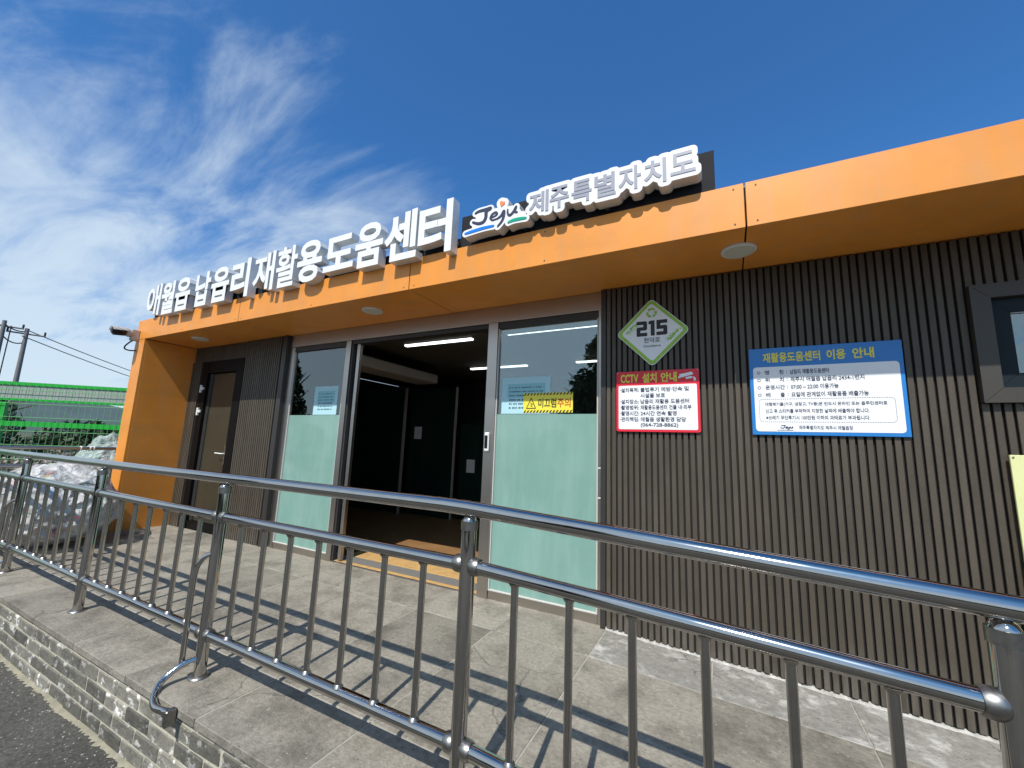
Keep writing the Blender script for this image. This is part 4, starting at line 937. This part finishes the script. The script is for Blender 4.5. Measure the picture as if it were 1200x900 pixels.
# ------------------------------------------------------------------ green fence
A = Vector((-12.8, 2.46, 0)); Bp = Vector((-11.2, 3.83, 0)); dr = (Bp - A).normalized()
fn = thing('mesh_fence', 'bright green welded mesh fence panels left of the building', 'fence', tuple(A) [:2] + (GZ,))
def fpt(s, z, off=0): return A + dr * s + Vector((dr.y, -dr.x, 0)) * off + Vector((0, 0, z))
FT = 2.28
def fbar(nm, m, s0, s1, z0, z1, off0, off1, stuff=None):
    bm = bmesh.new(); vs = []
    c0 = fpt((s0 + s1) / 2, (z0 + z1) / 2, (off0 + off1) / 2)
    for s in (s0, s1):
        for o in (off0, off1):
            for z in (z0, z1): vs.append(bm.verts.new(fpt(s, z, o) - c0))
    for q in ((0, 1, 3, 2), (4, 6, 7, 5), (0, 4, 5, 1), (2, 3, 7, 6), (0, 2, 6, 4), (1, 5, 7, 3)): bm.faces.new([vs[i] for i in q])
    return link(nm, fin(bm, nm, m), fn, c0)
S0, S1 = -12, 7
k = 0; s = S0
mats_w = []
bm = bmesh.new(); 
nW = int((S1 - S0) / .11); wires = bmesh.new(); add_tube(wires, [(0, 0, GZ), (0, 0, FT)], .0042, 5); wm = fin(wires, 'wire', GREENW)
for i in range(nW + 1):
    p = fpt(S0 + i * .11, 0, .06); link('wire', wm, fn, p)
for z in [GZ + .1 + j * .27 for j in range(10)]:
    bm = bmesh.new(); p0 = fpt(S0, z, .068); add_tube(bm, [p0 - p0, fpt(S1, z, .068) - p0], .006, 5); link('wire', fin(bm, 'wire', GREENW), fn, p0)
fbar('top_rail', GREENP, S0, S1, FT - .065, FT, -.03, .03); fbar('top_rail', GREENP, S0, S1, FT - .375, FT - .33, -.03, .03)
fbar('infill_sheet', GREYBAND, S0, S1, FT - .329, FT - .066, -.01, .01)
fbar('middle_rail', GREENP, S0, S1, 1.40, 1.50, -.03, .03); fbar('bottom_rail', GREENP, S0, S1, -.2, -.12, -.03, .03)
for s in (-9.6, -7.2, -4.8, -2.4, .02, 2.15, 4.4, 6.6): fbar('post', GREENP, s, s + .16, GZ, FT - .41, -.06, .029)

# ------------------------------------------------------------------ plants
def leaf_cloud(bm, c, rx, ry, rz, n, size, seed, flat=0):
    r = random.Random(seed); k = 0
    while k < n:
        p = Vector((r.uniform(-1, 1), r.uniform(-1, 1), r.uniform(-1, 1)))
        if p.length > 1: continue
        if noise.noise(p * 2.3 + Vector((seed, 0, 0))) < -.12 + .25 * (1 - p.length) * 0: 
            if r.random() < .85: continue
        q = Vector((c[0] + p.x * rx, c[1] + p.y * ry, c[2] + p.z * rz)); d = Vector((r.gauss(0, 1), r.gauss(0, 1), r.gauss(0, 1))).normalized(); e = d.orthogonal().normalized(); f = d.cross(e); s = size * r.uniform(.6, 1.3)
        vs = [bm.verts.new(q + e * s), bm.verts.new(q + f * s * .55), bm.verts.new(q - e * s), bm.verts.new(q - f * s * .55)]; bm.faces.new(vs); k += 1
def tree(name, label, cat, loc, h, cr, n, m, seed, cone=False, trunk=.35, leaf=.16, group=None):
    t = thing(name, label, cat, loc, group); r = random.Random(seed); x, y, z = loc
    tube('trunk', BARK, [(x, y, z), (x + .05 * h * r.uniform(-.3, .3), y, z + h * .4), (x, y, z + h * (.95 if cone else .7))], .1, t, 10, rs=[.035 * h, .024 * h, .006 * h])
    bm = bmesh.new()
    for k in range(9):
        a = r.uniform(0, 6.28); z0 = h * r.uniform(.35, .6); add_tube(bm, [(x, y, z + z0), (x + cr * .45 * math.cos(a), y + cr * .45 * math.sin(a), z + z0 + h * .14), (x + cr * .8 * math.cos(a), y + cr * .8 * math.sin(a), z + z0 + h * .24)], .05, 6, rs=[.012 * h, .007 * h, .002 * h])
    link('limb', fin(bm, 'limb', BARK, True), t, (0, 0, 0))
    bm = bmesh.new()
    if cone:
        for k in range(22):
            u = k / 21; zz_ = z + h * (.14 + .84 * u); rad = cr * (1 - u) ** .8 + .12
            for j in range(4):
                a = r.uniform(0, 6.28); leaf_cloud(bm, (x + rad * .5 * math.cos(a), y + rad * .5 * math.sin(a), zz_), rad * .6, rad * .6, h * .05, n // 88, leaf, seed + k * 5 + j)
    else:
        for k in range(16):
            a = r.uniform(0, 6.28); rr = cr * r.uniform(.1, .68); u = r.uniform(0, 1); leaf_cloud(bm, (x + rr * math.cos(a) * (1 - .5 * u), y + rr * math.sin(a) * (1 - .5 * u), z + h * (trunk + (.92 - trunk) * u)), cr * .42, cr * .42, h * .13, n // 16, leaf, seed + k)
    link('crown', fin(bm, 'crown', m), t, (0, 0, 0))
    return t
# trees across the yard, mirrored in the glass
tree('conifer_tree', 'tall dark conifer across the yard, mirrored in the left glass panel', 'tree', (-40.5, -20, GZ), 11.5, 2.6, 5200, LEAFD, 11, cone=True, leaf=.3)
tree('broadleaf_tree', 'leafy broadleaf tree across the yard, mirrored in the right glass panel', 'tree', (-7.4, -20, GZ), 9.2, 2.9, 9000, LEAF, 21, leaf=.2)
tree('broadleaf_tree', 'broad leafy tree across the yard, mirrored beside the conifer', 'tree', (-47, -21, GZ), 8, 4, 5000, LEAFD, 31, leaf=.3)
def bush(label, loc, rx, ry, h, n, m, seed, leaf=.09, cat='bush', group='bushes behind the green fence'):
    bm = bmesh.new()
    r = random.Random(seed)
    for k in range(9): leaf_cloud(bm, (r.uniform(-.6, .6) * rx, r.uniform(-.6, .6) * ry, h * r.uniform(.25, .78)), rx * .5, ry * .5, h * .28, n // 9, leaf, seed + k)
    o = link('bush', fin(bm, 'bush', m), None, loc); tag(o, label, cat, group); return o
bush('dark leafy bush behind the fence below the leaning utility poles', (-19.5, 3.0, GZ), 3.0, 1.6, 3.0, 5200, LEAFD, 41)
bush('dark green bush behind the middle of the fence panel', (-18.5, 5.4, GZ), 2.6, 1.5, 2.0, 4200, LEAFD, 51)
bush('low green bush behind the fence near the orange column', (-16.5, 6.6, GZ), 2.4, 1.6, 2.1, 4200, LEAF, 61)
bush('pinkish dry blossoming shrub low behind the fence', (-14.6, 3.65, GZ), 1.1, .55, 1.35, 2400, LEAFP, 71, .05)
bush('dark bush at the far left behind the fence', (-20, .2, GZ), 2.8, 1.8, 2.4, 3800, LEAFD, 81)
ORD = ('westernmost', 'second from the west', 'third from the west', 'fourth from the west', 'middle', 'fourth from the east', 'third from the east', 'second from the east', 'easternmost')
for k in range(9):  # hedge row added out of view so the polished steel reflects something dark
    x = -26 + k * 5.2
    bush('%s added dark hedge clump, unseen behind the camera, to darken the railing reflections' % ORD[k], (x, -10.5 + random.uniform(-.5, .5), GZ), 3.4, 1.1, 2.5 + random.uniform(-.4, .5), 2600, LEAFD, 100 + k, .16, group='unseen hedge clumps added to darken reflections')
# small bare tree by the poles
bt = thing('bare_tree', 'leafless tree with thin twigs beside the utility poles', 'tree', (-33, 6.0, GZ))
rr_ = random.Random(4)
bm = bmesh.new(); add_tube(bm, [(-33, 6, GZ), (-33, 6, 2.5)], .1, 6, rs=[.12, .07]); link('trunk', fin(bm, 'trunk', BARK), bt, (0, 0, 0))
bm = bmesh.new()
for k in range(26):
    a = rr_.uniform(0, 6.28); h = rr_.uniform(1.6, 2.5); l_ = rr_.uniform(1.2, 2.6); add_tube(bm, [(-33, 6, h), (-33 + l_ * .5 * math.cos(a), 6 + l_ * .5 * math.sin(a), h + l_ * .3), (-33 + l_ * math.cos(a), 6 + l_ * math.sin(a), h + l_ * .55)], .02, 4, rs=[.04, .025, .012])
link('twigs', fin(bm, 'twigs', BARK), bt, (0, 0, 0), None, 'stuff')

# ------------------------------------------------------------------ utility poles and wires
def pole(loc, h, label, r=.17):
    t = thing('utility_pole', label, 'utility pole', loc, 'concrete utility poles'); x, y, z = loc
    tube('shaft', CONC, [(x, y, z), (x, y, z + h)], r, t, 12, rs=[r, r * .62])
    tube('crossarm', CONC, [(x - .2, y - .8, z + h - .35), (x + .2, y + .8, z + h - .35)], .05, t, 6)
    for s in (-.75, 0, .75): tube('insulator', CABLE, [(x + s * .25, y + s, z + h - .3), (x + s * .25, y + s, z + h - .08)], .05, t, 8)
D1 = 40
P1 = (-.9835 * D1, .180 * D1, GZ); P2 = (-.9795 * D1, .2035 * D1, GZ); h1 = .165 * D1 + 1.35 - GZ; h2 = .158 * D1 + 1.35 - GZ
pole(P1, h1, 'leftmost grey utility pole beyond the fence, draped with drooping cables', .16); pole(P2, h2, 'second utility pole, nearer the building, where wires fan out to the right', .16)
P3 = (-.86 * 90, .50 * 90, GZ); pole(P3, 8.5, 'distant utility pole hidden behind the building where the wires lead')
uw = 0
def wire(p, q, sag, lab, r=.022):
    pts = [Vector(p).lerp(Vector(q), t / 14) - Vector((0, 0, sag * 4 * (t / 14) * (1 - t / 14))) for t in range(15)]
    o = tube('power_line', CABLE, pts, r, None, 6); tag(o, lab, 'cable', 'power lines between the utility poles')
wire((P2[0], P2[1], GZ + h2 - .1), (P3[0], P3[1], GZ + 8.3), 1.0, 'upper wire running from the second pole down behind the building', .03)
wire((P2[0] + .2, P2[1] - .2, GZ + h2 - .55), (P3[0], P3[1], GZ + 7.6), 1.0, 'lower wire running from the second pole down behind the building', .03)
wire((P1[0], P1[1], GZ + h1 - .2), (P2[0], P2[1], GZ + h2 - .2), .15, 'upper cable strung between the two poles', .035)
wire((P1[0], P1[1], GZ + h1 - .9), (P2[0], P2[1], GZ + h2 - .9), .25, 'lower slack cable strung between the two poles', .035)
wire((P1[0], P1[1], GZ + h1 - .3), (P1[0] - 6, P1[1] - 12, GZ + h1 + 1.2), .4, 'cable leaving the leftmost pole out of frame', .03)
wire((P1[0] + .25, P1[1] + .25, GZ + h1 - .3), (P1[0] + .1, P1[1] + .25, GZ + 4), -.05, 'thin cable drooping down the leftmost pole', .03)
